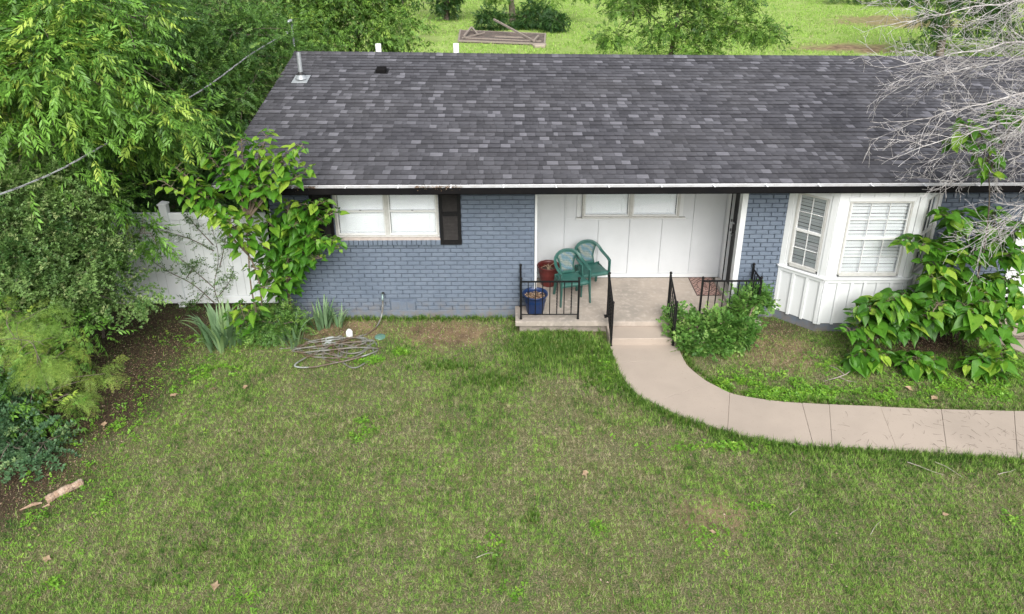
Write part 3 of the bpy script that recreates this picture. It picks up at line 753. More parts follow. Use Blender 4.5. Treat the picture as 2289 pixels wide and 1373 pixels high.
# lap siding right of the brick
ls = MB().box(8.338, 14, .012, .10, .02, 2.58).build('siding_wall', M['white'], house)
for i in range(17):
    MB().obox((8.345, -.002, .03+i*.15), (5.6,0,0), (0,.012,0), (0,.010,.152)).build('lap_board', M['white'], ls)
MB().box(8.335, 8.40, -.014, -.003, .02, 2.55).build('corner_board', M['white_trim'], ls)

# ------------------------------------------------------------------ roof
EAVE_Y, EAVE_Z, RIDGE_Y = -.60, 2.668, 4.55
XR0, XR1 = -4.55, 12.6
def ridge_z(x): return float(np.interp(x, [-4.6,-2,0,3.4,6.8,10.3,14], [3.765,3.73,3.695,3.655,3.63,3.595,3.57]))
RUN = RIDGE_Y - EAVE_Y
def roof_pt(x, s, h=0.0):       # s in 0..1 up the slope
    rz_ = ridge_z(x) - EAVE_Z; n = Vector((0, -rz_, RUN)).normalized()
    return Vector((x, EAVE_Y + RUN*s, EAVE_Z + rz_*s)) + n*h
dk = MB(); nseg = 24
xsr = [XR0 + .02 + (XR1-XR0)*i/nseg for i in range(nseg+1)]
vs = []
for x in xsr:
    rzv = ridge_z(x)
    vs += [(x, EAVE_Y+.006, EAVE_Z-.012), (x, RIDGE_Y, rzv-.012), (x, 9.7, EAVE_Z-.012), (x, 9.7, EAVE_Z-.05), (x, RIDGE_Y, rzv-.06), (x, EAVE_Y+.006, EAVE_Z-.05)]
fs = []
for i in range(nseg):
    for k in range(6): fs.append((i*6+k, i*6+(k+1) % 6, (i+1)*6+(k+1) % 6, (i+1)*6+k))
fs += [tuple(range(6)), tuple(nseg*6+5-k for k in range(6))]
dk.add(vs, fs); roof = dk.build('roof', M['roofdeck'], house)
NROW = 37
EXP = math.hypot(RUN, 1.02)/NROW
wid = [.075, .105, .125, .145, .165, .185, .21]; tones = [.17, .25, .31, .38, .46, .66, .90]
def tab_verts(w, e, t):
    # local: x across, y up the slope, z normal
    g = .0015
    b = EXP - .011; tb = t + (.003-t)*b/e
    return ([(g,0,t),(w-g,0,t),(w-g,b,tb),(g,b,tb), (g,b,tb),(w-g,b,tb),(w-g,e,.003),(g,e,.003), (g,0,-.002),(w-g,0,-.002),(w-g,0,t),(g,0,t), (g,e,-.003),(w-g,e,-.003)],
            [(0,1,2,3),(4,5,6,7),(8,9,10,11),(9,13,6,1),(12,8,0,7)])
def tab_tone(tn): return [tn]*4 + [tn*.5]*4 + [tn*.2]*6  # printed dark band, plus butt edge darkened to paint in the row shadow
TABS = {}
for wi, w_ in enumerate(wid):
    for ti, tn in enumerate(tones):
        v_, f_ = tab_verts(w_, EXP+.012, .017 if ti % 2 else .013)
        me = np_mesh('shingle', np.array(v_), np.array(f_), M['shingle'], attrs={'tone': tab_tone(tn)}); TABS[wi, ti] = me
rs = random.Random(21); tabs = []
for row in range(NROW):
    x = XR0 - rs.uniform(0, .25); run_tone = 2
    while x < XR1:
        wi = rs.choices(range(7), [1,2,3,3,3,2,1.5])[0]
        u = rs.random()
        clus = float(vnoise(x*.9, row*.35, 1.0, 2))
        pl_ = .04 + .14*max(0, clus-.3)
        if u < pl_ and run_tone < 5: ti = 6
        elif u < pl_*2.1 and run_tone < 5: ti = 5
        else: ti = rs.choices([0,1,2,3,4], [3,4,4,4,3])[0]
        run_tone = ti; x0 = max(x, XR0); w_ = x + wid[wi] - x0
        if w_ > .03: tabs.append((x0, row, wi, ti, w_ if x0 > x else None))
        x += wid[wi]
def tab_frame(x, row):
    s = row/NROW; p = roof_pt(x, s) + Vector((0,0, .004*math.sin(x*.9+row*1.7) + .003*math.sin(x*2.3+row)))
    return p, math.atan2(ridge_z(x)-EAVE_Z, RUN)
full = [t_ for t_ in tabs if t_[4] is None and -4.4 < t_[0] < 7.0]
full.sort(key=lambda t_: (tab_frame(t_[0], t_[1])[0] - CAM).length)
ind = set(id(t_) for t_ in full[:300])
RV, RF, RT = [], [], []; off = 0
for t_ in tabs:
    x, row, wi, ti, cw = t_; p, a = tab_frame(x, row); slope_x = math.atan2(tab_frame(x+.1,row)[0].z - p.z, .1)
    if id(t_) in ind:
        o = bpy.data.objects.new('shingle', TABS[wi, ti]); COL.objects.link(o); o.parent = roof
        o.location = p; o.rotation_euler = (a, -slope_x, rs.uniform(-.006,.006))
    else:
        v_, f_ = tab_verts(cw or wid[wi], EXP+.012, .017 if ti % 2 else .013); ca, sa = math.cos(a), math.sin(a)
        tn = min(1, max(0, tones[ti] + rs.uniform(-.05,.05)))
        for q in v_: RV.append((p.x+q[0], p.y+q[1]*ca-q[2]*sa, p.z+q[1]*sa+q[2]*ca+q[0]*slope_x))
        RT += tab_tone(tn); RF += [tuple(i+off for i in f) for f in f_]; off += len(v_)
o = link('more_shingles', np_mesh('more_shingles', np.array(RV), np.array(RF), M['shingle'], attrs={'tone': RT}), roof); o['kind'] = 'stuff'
# ridge caps
CAPS = []
for tn in tones:
    L_ = .155
    vs_ = [(0,-.13,-.012),(L_,-.13,-.020),(L_,0,.016),(0,0,.024),(0,.13,-.012),(L_,.13,-.020), (0,-.13,-.03),(0,0,.005),(0,.13,-.03),(L_,-.13,-.035),(L_,.13,-.035)]
    CAPS.append(np_mesh('ridge_shingle', np.array(vs_), [np.array([(0,1,2,3),(3,2,5,4),(6,0,3,7),(7,3,4,8),(6,9,1,0),(4,5,10,8)])], M['shingle'], attrs={'tone': np.full(11, tn)}))
x = XR0
while x < XR1-.2:
    o = bpy.data.objects.new('ridge_shingle', CAPS[rs.choices(range(7), [2,3,4,3,2,1.5,1.2])[0]]); COL.objects.link(o); o.parent = roof
    o.location = (x, RIDGE_Y+rs.uniform(-.006,.006), ridge_z(x)+.014); o.rotation_euler = (0, math.atan2(ridge_z(x)-ridge_z(x+.14), .14), 0); x += .142
# rake board, soffit, drip edge, gutter
rk = MB(); rk.add([(-4.545,-.58,2.50),(-4.545,4.55,3.62),(-4.545,4.55,3.745),(-4.545,-.58,2.65),(-4.515,-.58,2.50),(-4.515,4.55,3.62),(-4.515,4.55,3.745),(-4.515,-.58,2.65)],
   [(0,1,2,3),(7,6,5,4),(0,4,5,1),(3,2,6,7),(0,3,7,4),(1,5,6,2)]); rk.build('rake_board', M['gutter_black'], house)
MB().box(-4.51, 12.6, -.575, -.02, 2.585, 2.598).build('soffit', M['white'], house)
MB().box(.42, 3.70, .13, PW, 2.586, 2.597).build('porch_ceiling', M['white'], house)
MB().box(-4.51, 12.6, -.598, -.576, 2.50, 2.652).build('fascia', M['gutter_black'], house)
MB().obox((-4.55,-.615,2.655),(17.1,0,0),(0,.06,.009),(0,0,.004)).build('drip_edge', M['drip'], house)
g = MB(); gx0, gx1 = -4.53, 12.6
g.box(gx0, gx1, -.700, -.694, 2.548, 2.640); g.box(gx0, gx1, -.694, -.602, 2.548, 2.552); g.box(gx0, gx0+.006, -.694, -.602, 2.552, 2.645); g.box(gx0, gx1, -.706, -.690, 2.6405, 2.647)
gut = g.build('gutter', M['gutter_black'], house, bevel=.002)
gi = MB(); gi.box(gx0+.007, gx1, -.608, -.603, 2.556, 2.654); gi.box(gx0+.007, gx1, -.6935, -.6085, 2.5525, 2.566); gi.box(gx0+.007, gx1, -.6938, -.689, 2.5665, 2.639); gi.build('gutter_lining', M['gutter_in'], gut)
x = -4.1
while x < 12.4:
    h = MB(); h.box(x-.012, x+.012, -.705, -.600, 2.6475, 2.6505); h.box(x-.012, x+.012, -.61, -.595, 2.6507, 2.666); h.build('hanger_strap', M['drip'], gut); x += .795
r_ = np.random.default_rng(4); n_ = 1300
P = np.stack([r_.uniform(-4.4,-.75,n_), r_.uniform(-.69,-.61,n_), r_.uniform(2.60,2.652,n_)],1); P = P[(vnoise(P[:,0],P[:,0]*0,1.3)>.32)]
n_ = len(P); V, F, TT, YY = scatter([(np.array([(0,0,0),(.03,.012,.006),(.055,0,0),(.03,-.012,.004)]), np.array([(0,1,2),(0,2,3)]))], P, r_.normal(size=(n_,3))*[1,.6,.3], np.array([[0,0,1.]])+r_.normal(0,.4,(n_,3)), r_.uniform(.5,.9,n_), r_.uniform(0,.8,n_), (r_.random(n_)<.1)*1., r_)
o = link('leaf_debris', np_mesh('leaf_debris', V, F, M['litter'], attrs={'tint':TT,'young':YY}), gut); o['kind'] = 'stuff'
# roof penetrations
def on_roof(x, y): return EAVE_Z + (ridge_z(x)-EAVE_Z)*(y-EAVE_Y)/RUN
vy = 3.22; vz = on_roof(-4.09, vy)
vp = MB(); vp.tube([(-4.09,vy,vz-.05),(-4.09,vy,vz+.52)], .042, 14, False); vp.tube([(-4.09,vy,vz+.52),(-4.09,vy,vz-.02)], .036, 14, False)
vpo = vp.build('vent_pipe', M['metal'], house, True)
MB().obox((-4.24,vy-.20,on_roof(-4.24,vy-.2)+.014),(.30,0,0),(0,.36,.36*.21),(0,0,.006)).build('vent_flashing', M['metal'], vpo, bevel=.003)
MB().lathe([(.115,.02),(.085,.06),(.052,.11),(.045,.115)], 18, (-4.09,vy-.01,vz)).build('vent_cone', M['metal'], vpo, True)
MB().lathe([(.07,.10),(.06,.125),(.045,.15),(.043,.152)], 18, (-4.09,vy-.01,vz)).build('vent_collar', M['rubber'], vpo, True)
bz = on_roof(-2.59, 3.6); b = MB(); b.obox((-2.68,3.50,on_roof(-2.68,3.50)+.012),(.19,0,0),(0,.16,.034),(0,0,.075)); bo = b.build('box_vent', M['gutter_black'], house, bevel=.008)
MB().obox((-2.72,3.49,on_roof(-2.7,3.49)+.0125),(.27,0,0),(0,.24,.05),(0,0,.004)).build('vent_flange', M['shutter'], bo)
for px in (-2.90, -1.205):
    pm = MB(); pm.tube([(px,5.2,3.3),(px,5.2,3.84)], .062, 14); pm.build('vent_stack', M['pvc'], house, True)
# ------------------------------------------------------------------ porch
FL = .24
porch = thing('porch', 'raised pinkish concrete porch slab with a single front step', 'porch', (2, 0, 0))
s = MB(); s.prism([(.05,-.55),(4.11,-.58),(4.11,-.013),(3.70,-.013),(3.70,1.03),(.413,1.03),(.413,-.013),(.05,-.013)], FL-.088, FL)
so_ = s.build('slab', M['porch_concrete'], porch, bevel=.008)
MB().prism([(.12,-.46),(4.0,-.49),(4.0,-.02),(.12,-.02)], -.08, FL-.089).build('foundation', M['found'], porch, bevel=.01)
MB().box(1.56, 2.66, -.94, -.491, -.08, .150).build('step', M['concrete'], porch, bevel=.012)
MB().box(3.95, 4.06, -.56, -.496, -.08, FL-.0895).build('pier', M['concrete'], porch, bevel=.01)

def fin_post(par, x, y, z0, z1):
    p = MB(); p.box(x-.016, x+.016, y-.016, y+.016, z0, z1-.035)
    p.box(x-.022, x+.022, y-.022, y+.022, z0, z0+.006)
    o = p.build('post', M['black'], par, bevel=.002)
    f = MB(); f.sphere((x,y,z1-.006), .025, 12); f.lathe([(.016,-.045),(.018,-.04),(.012,-.03),(.010,-.02)], 10, (x,y,z1)); f.build('finial', M['black'], o, True)
def bar(par, a, b, wd=.012, name='rail'):
    a, b = Vector(a), Vector(b); d = (b-a).normalized(); s_ = d.cross(Vector((0,0,1))); s_ = s_.normalized() if s_.length > .01 else Vector((1,0,0)); u_ = s_.cross(d)
    MB().obox(a - s_*wd/2 - u_*wd/2, b-a, s_*wd, u_*wd).build(name, M['black'], par)
def baluster(par, x, y, z0, z1, twist=False):
    r_ = .0078; pts = []
    m = MB()
    if twist:
        n = 28; vs = []; 
        for i in range(n+1):
            z = z0 + (z1-z0)*i/n; a = 0 if i < 5 or i > n-5 else (i-5)*.62
            for k in range(4): t = a + math.pi/4 + k*math.pi/2; vs.append((x+r_*1.5*math.cos(t), y+r_*1.5*math.sin(t), z))
        m.add(vs, [(i*4+k, i*4+(k+1)%4, (i+1)*4+(k+1)%4, (i+1)*4+k) for i in range(n) for k in range(4)])
    else: m.box(x-r_, x+r_, y-r_, y+r_, z0, z1)
    m.build('baluster', M['black'], par)
def front_railing(label, x0, x1, y, yb, corner, nb, group):
    t = thing('railing', label, 'railing', ((x0+x1)/2, y, FL), 0, group)
    fin_post(t, x0, y, FL, 1.0); fin_post(t, x1, y, FL, 1.0); fin_post(t, corner, yb, FL, 1.035)
    bar(t, (x0+.013,y,.935), (x1-.013,y,.935), .023); bar(t, (x0+.013,y,.325), (x1-.013,y,.325), .014)
    for i in range(nb):
        x = x0 + (x1-x0)*(i+1)/(nb+1); baluster(t, x, y, .332, .927, i in (4, 6))
    yc = y+.013
    bar(t, (corner,yc,.940), (corner,yb-.013,.940), .023); bar(t, (corner,yc,.325), (corner,yb-.013,.325), .014)
    for i in range(3): baluster(t, corner, y+(yb-y)*(i+1)/4, .332, .927)
front_railing('black iron railing with twisted bars in front of the blue pot', .143, 1.09, -.46, -.035, .143, 7, None)
front_railing('black iron railing overgrown by the leafy bush beside the door', 3.10, 4.05, -.46, -.035, 4.05, 7, None)
def step_rail(label, x):
    t = thing('handrail', label, 'handrail', (x, -.7, 0), 0, None)
    fin_post(t, x, -.40, FL, 1.06); fin_post(t, x, -.965, .036, .83)
    bar(t, (x,-.413,1.0), (x,-.952,.77), .024); bar(t, (x,-.413,.36), (x,-.952,.13), .014)
    for i in range(4):
        f = (i+1)/5; yy = -.413 + (-.952+.413)*f; baluster(t, x, yy, .36-.23*f, 1.0-.23*f-.006, i % 2 == 1)
    MB().box(x-.05, x-.013, -.44, -.36, .2405, .262).build('bracket', M['black'], t)
step_rail('left of the two black handrails beside the porch step', 1.585)
step_rail('right black handrail of the porch step, touching the leafy bush', 2.585)

# ------------------------------------------------------------------ plastic chairs
def m_weave():
    m, t, out = new_mat('printed_mesh_panel'); p = N(t, 'ShaderNodeBsdfPrincipled'); tc = N(t, 'ShaderNodeTexCoord')
    mp = N(t, 'ShaderNodeMapping'); mp.inputs['Rotation'].default_value = (0, R(42), 0); t.links.new(tc.outputs['Object'], mp.inputs['Vector'])
    wv = N(t, 'ShaderNodeTexWave'); wv.inputs['Scale'].default_value = 3.0; wv.inputs['Distortion'].default_value = 9; wv.inputs['Detail'].default_value = 3; t.links.new(mp.outputs[0], wv.inputs['Vector'])
    ck = N(t, 'ShaderNodeTexChecker'); ck.inputs['Scale'].default_value = 55; t.links.new(mp.outputs[0], ck.inputs['Vector'])
    c = mixrgb(t, wv.outputs['Fac'], (.12, .20, .27), (.26, .27, .24)); c = mixrgb(t, ck.outputs['Fac'], c, mixrgb(t, .75, c, (.03,.10,.09)))
    t.links.new(c, p.inputs['Base Color']); p.inputs['Roughness'].default_value = .6; t.links.new(p.outputs[0], out.inputs[0]); return m
M['weave'] = m_weave()
def band(pts, wid_, th, wdirs):
    """flat band swept along pts, width along wdirs[i]"""
    m = MB(); vs = []; n = len(pts)
    for i, p in enumerate(pts):
        p = Vector(p); d = (Vector(pts[min(i+1,n-1)]) - Vector(pts[max(i-1,0)])).normalized(); wv = Vector(wdirs[i]); wv = (wv - d*wv.dot(d)).normalized(); nn = d.cross(wv)
        ww = wid_[i] if hasattr(wid_,'__len__') else wid_
        for a, b in ((-1,-1),(1,-1),(1,1),(-1,1)): vs.append(p + wv*ww*a/2 + nn*th*b/2)
    fs = [(i*4+k, i*4+(k+1)%4, (i+1)*4+(k+1)%4, (i+1)*4+k) for i in range(n-1) for k in range(4)] + [(3,2,1,0), tuple((n-1)*4+k for k in range(4))]
    return m.add(vs, fs)
def make_chair(label, loc, rz):
    t = thing('plastic_chair', label, 'chair', loc, rz)
    # arched back frame running into the arms
    half = [(.262,-.205,.615),(.268,-.10,.632),(.262,.02,.645),(.245,.13,.675),(.215,.205,.735),(.15,.245,.795),(.07,.262,.822),(0,.266,.828)]
    path = spline(half + [(-p[0],p[1],p[2]) for p in half[-2::-1]], 4)
    wd = []; wdt = []
    for p in path:
        k = min(1, max(0, (p.z-.64)/.16)); outw = Vector((p.x, .12, 0)).normalized()
        wd.append(Vector((0,0,1))*k*.9 + Vector((math.copysign(1,p.x) if abs(p.x)>.02 else .01, -.2, 0))*(1-k) + Vector((0,.25,0))*k); wdt.append(.058 - .010*k)
    for i in range(1, len(wd)):
        if wd[i].dot(wd[i-1]) < 0: wd[i] = -wd[i]
    bf = band(path, wdt, .016, wd).build('back_frame', M['green_plastic'], t, True, bevel=.005, world=False)
    for sg in (-1, 1):
        b = band([(sg*.262,-.200,.618),(sg*.258,-.212,.50),(sg*.255,-.215,.40),(sg*.262,-.228,.20),(sg*.272,-.24,.0)], [.085,.07,.085,.062,.045], .022, [(0,1,0)]*5); b.build('leg', M['green_plastic'], t, True, bevel=.005, world=False)
        b = band([(sg*.195,.175,.43),(sg*.20,.205,.25),(sg*.215,.24,.0)], [.085,.06,.042], .022, [(1,.2,0)]*3); b.build('leg', M['green_plastic'], t, True, bevel=.005, world=False)
    # seat: dished sheet with a rolled front edge
    nx_, ny_ = 12, 12; vs = []
    for j in range(ny_+1):
        v_ = j/ny_; y = -.245 + v_*.45; hw = .245 - .055*v_
        for i in range(nx_+1):
            u_ = i/nx_*2-1; z = .425 - .018*(1-u_*u_)*math.sin(math.pi*min(1,v_*1.1)) - (.035*(1-v_/.12)**2 if v_ < .12 else 0) - .02*v_
            vs.append((u_*hw, y, z))
    fs = [(j*(nx_+1)+i, j*(nx_+1)+i+1, (j+1)*(nx_+1)+i+1, (j+1)*(nx_+1)+i) for j in range(ny_) for i in range(nx_)]
    se = MB().add(vs, fs).build('seat', M['green_plastic'], t, True, world=False); sd = se.modifiers.new('thick','SOLIDIFY'); sd.thickness = .03
    ap = MB(); ap.box(-.235,.235,-.232,-.218,.355,.405); 
    for sg in (-1,1): ap.obox((sg*.235,-.22,.365),(0,.40,.0),(-sg*.012,0,0),(0,0,.045))
    ap.build('apron', M['green_plastic'], t, bevel=.004, world=False)
    # hourglass back panel: solid rim and printed mesh centre
    def prof(v_): return .118 + .055*abs(v_-.42)**1.6*2.4 + .03*v_
    def sheet(scale, y_off, v0, v1, name, mat):
        vs = []; n1, n2 = 10, 8
        for j in range(n1+1):
            v_ = v0 + (v1-v0)*j/n1; z = .40 + .405*v_; yb = .195 + .072*v_
            for i in range(n2+1):
                u_ = i/n2*2-1; zz = z - (.055*u_*u_ if v_ > .9 else .055*u_*u_*max(0,v_-.3)/.6)
                vs.append((u_*prof(v_)*scale, yb + y_off - .012*u_*u_, zz))
        fs = [(j*(n2+1)+i, j*(n2+1)+i+1, (j+1)*(n2+1)+i+1, (j+1)*(n2+1)+i) for j in range(n1) for i in range(n2)]
        o = MB().add(vs, fs).build(name, mat, t, True, world=False); q = o.modifiers.new('thick','SOLIDIFY'); q.thickness = .010
    sheet(1.0, 0, 0, 1.02, 'back_panel', M['green_plastic']); sheet(.80, -.0075, .16, .96, 'back_mesh', M['weave'])
    return t
make_chair('green plastic armchair with printed mesh back, nearer the front railing', (1.015, .235, FL), R(17))
make_chair('green plastic armchair against the white wall, behind the other one', (1.395, .60, FL), R(17))

# ------------------------------------------------------------------ pots, mat
def pot(name, label, loc, r0, r1, h, mat, rim=.035):
    t = thing(name, label, 'flower pot', loc)
    MB().lathe([(.001,0),(r0,0),(r0*1.0+.002,.01),(r1-.02,h-rim-.004),(r1-.018,h-rim),(r1,h-rim+.004),(r1+.004,h-.008),(r1,h),(r1-.014,h-.004),(r1-.026,h-.05),(r0+ (r1-r0)*.55,h*.60)], 40).build('pot_body', mat, t, True, world=False)
    return t
t = pot('flower_pot', 'dark red plastic pot with dry stalks by the white wall', (.66,.80,FL), .135, .205, .385, M['red_pot'])
MB().lathe([(.001,.28),(.10,.285),(.168,.27)], 24).build('soil', M['soil_dark'], t, True, world=False)
for i in range(16):
    a = rs.uniform(0,6.28); l = rs.uniform(.10,.2); m = MB(); q = rs.uniform(.2,.9)
    m.tube([(rs.uniform(-.03,.03),rs.uniform(-.03,.03),.28),(math.cos(a)*l*.3*q,math.sin(a)*l*.3*q,.28+l*.55),(math.cos(a)*l*q,math.sin(a)*l*q,.28+l*rs.uniform(.35,.95))], [.006,.005,.003], 5); m.build('dry_stalk', M['straw'], t, world=False)
t = pot('flower_pot', 'blue plastic pot filled with brown mulch behind the left railing', (.385,-.20,FL), .142, .212, .35, M['blue_pot'])
mm = MB(); mm.lathe([(.001,.275),(.08,.285),(.15,.27),(.178,.255)], 28); mm.build('mulch', M['mulch'], t, True, world=False)
n_ = 420; a = r_.uniform(0,6.28,n_); rr_ = .165*np.sqrt(r_.random(n_)); P = np.stack([rr_*np.cos(a), rr_*np.sin(a), .275+r_.uniform(0,.018,n_)],1)
chip = [(np.array([(0,0,0),(.014,.010,.005),(.03,.002,.003),(.014,-.010,.006)]), np.array([(0,1,2),(0,2,3)]))]
V, F, TT, YY = scatter(chip, P, r_.normal(size=(n_,3))*[1,1,.3], np.array([[0,0,1.]])+r_.normal(0,.4,(n_,3)), r_.uniform(.7,1.2,n_), r_.uniform(0,.9,n_), (r_.random(n_)<.2)*1., r_)
o = link('wood_chips', np_mesh('wood_chips', V, F, M['litter'], attrs={'tint':TT,'young':YY}), t, world=False); o['kind'] = 'stuff'
t = pot('flower_pot', 'blue pot mostly hidden by the leafy bush beside the door', (4.0-.13,.0-.16,FL), .09, .13, .26, M['blue_pot'])
def m_mat():
    m, t, out = new_mat('lattice_doormat'); p = N(t, 'ShaderNodeBsdfPrincipled'); tc = N(t, 'ShaderNodeTexCoord')
    sx = N(t, 'ShaderNodeSeparateXYZ'); t.links.new(tc.outputs['Object'], sx.inputs[0])
    def mth(op, a, b=None):
        n = N(t, 'ShaderNodeMath', operation=op)
        for i, v_ in enumerate((a, b)):
            if v_ is None: continue
            if isinstance(v_, (int,float)): n.inputs[i].default_value = v_
            else: t.links.new(v_, n.inputs[i])
        return n.outputs[0]
    X, Y = sx.outputs[0], sx.outputs[1]
    def line(sign):
        q = mth('ADD', mth('MULTIPLY', X, 11.5), mth('MULTIPLY', Y, 9.5*sign)); q = mth('PINGPONG', q, .5); return mth('LESS_THAN', q, .075)
    lat = mth('MAXIMUM', line(1), line(-1))
    e = mth('ADD', mth('POWER', mth('DIVIDE', X, .125), 2), mth('POWER', mth('DIVIDE', Y, .21), 2)); e = mth('SQRT', e)
    lat = mth('MULTIPLY', lat, mth('GREATER_THAN', e, 1.0)); ring = mth('MULTIPLY', mth('GREATER_THAN', e, .95), mth('LESS_THAN', e, 1.04)); lat = mth('MAXIMUM', lat, ring)
    ed = mth('MAXIMUM', mth('GREATER_THAN', mth('ABSOLUTE', X), .205), mth('GREATER_THAN', mth('ABSOLUTE', Y), .335)); lat = mth('MAXIMUM', lat, ed)
    base = mixrgb(t, noise_fac(t, 18, .35, .65), (.30, .175, .145), (.36, .25, .215)); c = mixrgb(t, lat, base, (.045, .028, .028))
    t.links.new(c, p.inputs['Base Color']); p.inputs['Roughness'].default_value = .95; t.links.new(p.outputs[0], out.inputs[0]); return m
dm = thing('doormat', 'brown lattice doormat with an oval and dark script by the threshold', 'doormat', (3.465, .665, FL))
MB().box(-.215,.215,-.345,.345,.001,.012).build('mat_body', m_mat(), dm, world=False, bevel=.003)
scr = []
for i in range(90):
    u_ = i/89; yy = .14-.28*u_; scr.append((.035*math.sin(u_*31)*(1.2 if u_ < .2 else .75) + .01, yy + .022*math.cos(u_*31), .0128))
m = MB(); 
m.tube(scr, .0042, 4); m.build('script_lettering', surf('mat_print', (.05,.03,.03), .9), dm, world=False)

# ------------------------------------------------------------------ white vinyl fence
FY = .47
fence = thing('vinyl_fence', 'white vinyl privacy fence joining the house corner', 'fence', (-6, FY, 0))
def fpost(x, zt):
    p = MB(); p.box(x-.063, x+.063, FY-.063, FY+.063, -.05, zt); o = p.build('post', M['vinyl'], fence, bevel=.006)
    c = MB(); c.box(x-.075, x+.075, FY-.075, FY+.075, zt+.001, zt+.03); c.add([(x-.075,FY-.075,zt+.03),(x+.075,FY-.075,zt+.03),(x+.075,FY+.075,zt+.03),(x-.075,FY+.075,zt+.03),(x,FY,zt+.075)], [(0,1,4),(1,2,4),(2,3,4),(3,0,4)]); c.build('post_cap', M['vinyl'], o, bevel=.003)
for x in (-5.885, -8.3): fpost(x, 1.94)
fpost(-4.03, 1.84)
for (a, b) in ((-8.236,-5.949),(-5.821,-4.094)):
    for z0, z1 in ((.06,.20),(1.235,1.285),(1.665,1.795)):
        MB().box(a, b, FY-.026, FY+.026, z0, z1).build('fence_rail', M['vinyl'], fence, bevel=.006)
    nb_ = int(round((b-a)/.152)); w_ = (b-a)/nb_
    for i in range(nb_):
        MB().box(a+i*w_+.003, a+(i+1)*w_-.003, FY-.014+rs.uniform(-.0015,.0015), FY+.012, .205, 1.66).build('fence_board', M['vinyl'], fence, bevel=.003)
    MB().box(a, b, FY-.009, FY+.008, .21, 1.655).build('board_backing', M['fence_dark'], fence)

# ------------------------------------------------------------------ power line
mast = thing('service_mast', 'grey electric service mast behind the left end of the ridge', 'mast', (-4.76, 5.3, 0))
m = MB(); m.tube([(-4.76,5.3,0),(-4.76,5.3,4.25)], .022, 10); m.build('mast_pipe', M['metal'], mast, True)
m = MB(); m.tube([(-4.76,5.3,4.25),(-4.76,5.27,4.33),(-4.78,5.2,4.32),(-4.80,5.15,4.27)], [.03,.036,.032,.02], 10); m.build('weatherhead', M['metal'], mast, True)
m = MB(); m.tube([(-4.76,5.3,4.13),(-4.78,5.05,4.10)], .012, 8); m.sphere((-4.80,5.0,4.10), .035, 10); m.build('insulator', M['drip'], mast, True)
pts = spline([(-4.80,4.98,4.10),(-4.98,3.2,3.98),(-5.22,1.2,3.72),(-5.62,-1.2,3.52),(-6.03,-3.0,3.42),(-7.4,-7.0,3.55),(-9.5,-12,4.4)], 10)
pl_ = thing('power_cable', 'twisted grey overhead cable sagging past the trees to the mast', 'cable', (-5.2, 1.2, 3.72))
for k in range(3):
    q = []
    for i, p in enumerate(pts):
        a = i*1.1 + k*2.09; q.append(p + Vector((math.cos(a)*.008, 0, math.sin(a)*.008)))
    MB().tube(q, .0058, 6).build('strand', M['cable'], pl_, True)

# ------------------------------------------------------------------ hose, jug, lid, log
rh = random.Random(5)
def loop(cx, cy, ax, ay, rot, n, ph, z): 
    out = []
    for i in range(n):
        a = ph + i*2*math.pi/n*1.0; kk = 1 + .16*math.sin(2*a+ph*3) + .10*math.sin(3*a+ph); x = ax*kk*math.cos(a); y = ay*kk*math.sin(a); out.append((cx + x*math.cos(rot)-y*math.sin(rot), cy + x*math.sin(rot)+y*math.cos(rot), z+rh.uniform(-.004,.01)))
    return out
hp = [(-2.20,-.105,.43),(-2.205,-.125,.30),(-2.23,-.20,.14),(-2.30,-.36,.035),(-2.42,-.55,.018),(-2.60,-.68,.02)]
spec = [(-2.70,-1.00,.46,.30,.5,9,1.6),(-3.05,-1.05,.36,.24,-.5,8,2.2),(-2.55,-.92,.24,.26,.9,8,.4),(-2.95,-.92,.50,.20,.3,9,3.0),(-3.15,-.98,.20,.28,1.1,7,1.2),(-2.50,-1.15,.34,.30,-.6,8,5.2),(-2.92,-.76,.12,.10,0,7,.5),(-2.78,-1.28,.55,.22,.35,9,2.6),(-2.42,-1.05,.26,.30,.3,7,4.4)]
for i, sp in enumerate(spec): hp += loop(*sp[:5], sp[5], sp[6], .016+.011*(i % 4))
hp += [(-3.2,-.86,.03),(-3.45,-.68,.02),(-3.6,-.72,.02)]
ho = thing('garden_hose', 'tangled grey garden hose on the grass running up to the faucet', 'hose', (-2.8,-1.0,0))
MB().tube(spline(hp, 7), .0125, 8).build('hose_tube', M['hose'], ho, True)
MB().tube(spline([(-3.75,-1.0,.02),(-3.45,-.97,.02),(-3.05,-1.0,.03),(-2.85,-.88,.045),(-2.5,-1.0,.05),(-2.2,-1.02,.03),(-2.12,-.98,.02)],8), .0115, 8).build('hose_tail', M['hose'], ho, True)
MB().tube([(-2.20,-.103,.45),(-2.20,-.107,.41)], .018, 10).build('hose_coupling', M['brass'], ho, True)
jg = thing('plastic_jug', 'small white plastic container standing upside down near the hose', 'container', (-2.70,-.60,0))
MB().lathe([(.001,.0),(.052,0),(.055,.01),(.055,.085),(.046,.112),(.03,.118),(.028,.135),(.001,.137)], 18, (-2.70,-.60,0)).build('jug_body', M['foam'], jg, True)
MB().lathe([(.0565,.02),(.0575,.03),(.0565,.04)], 18, (-2.70,-.60,0)).build('jug_band', M['foam'], jg, True)
ld = thing('valve_lid', 'round grey-green lid lying in the soil beside the hose', 'lid', (-2.19,-.63,0))
MB().lathe([(.001,.022),(.08,.022),(.088,.016),(.09,-.02)], 24, (-2.19,-.63,0)).build('lid_disc', M['lid'], ld, True)
MB().box(-2.215,-2.165,-.64,-.62,.0225,.028).build('lid_grip', M['lid'], ld)
lg = thing('rotten_log', 'short rotten orange-brown log on dark soil at the lower left', 'log', (-5.4,-4.15,0))
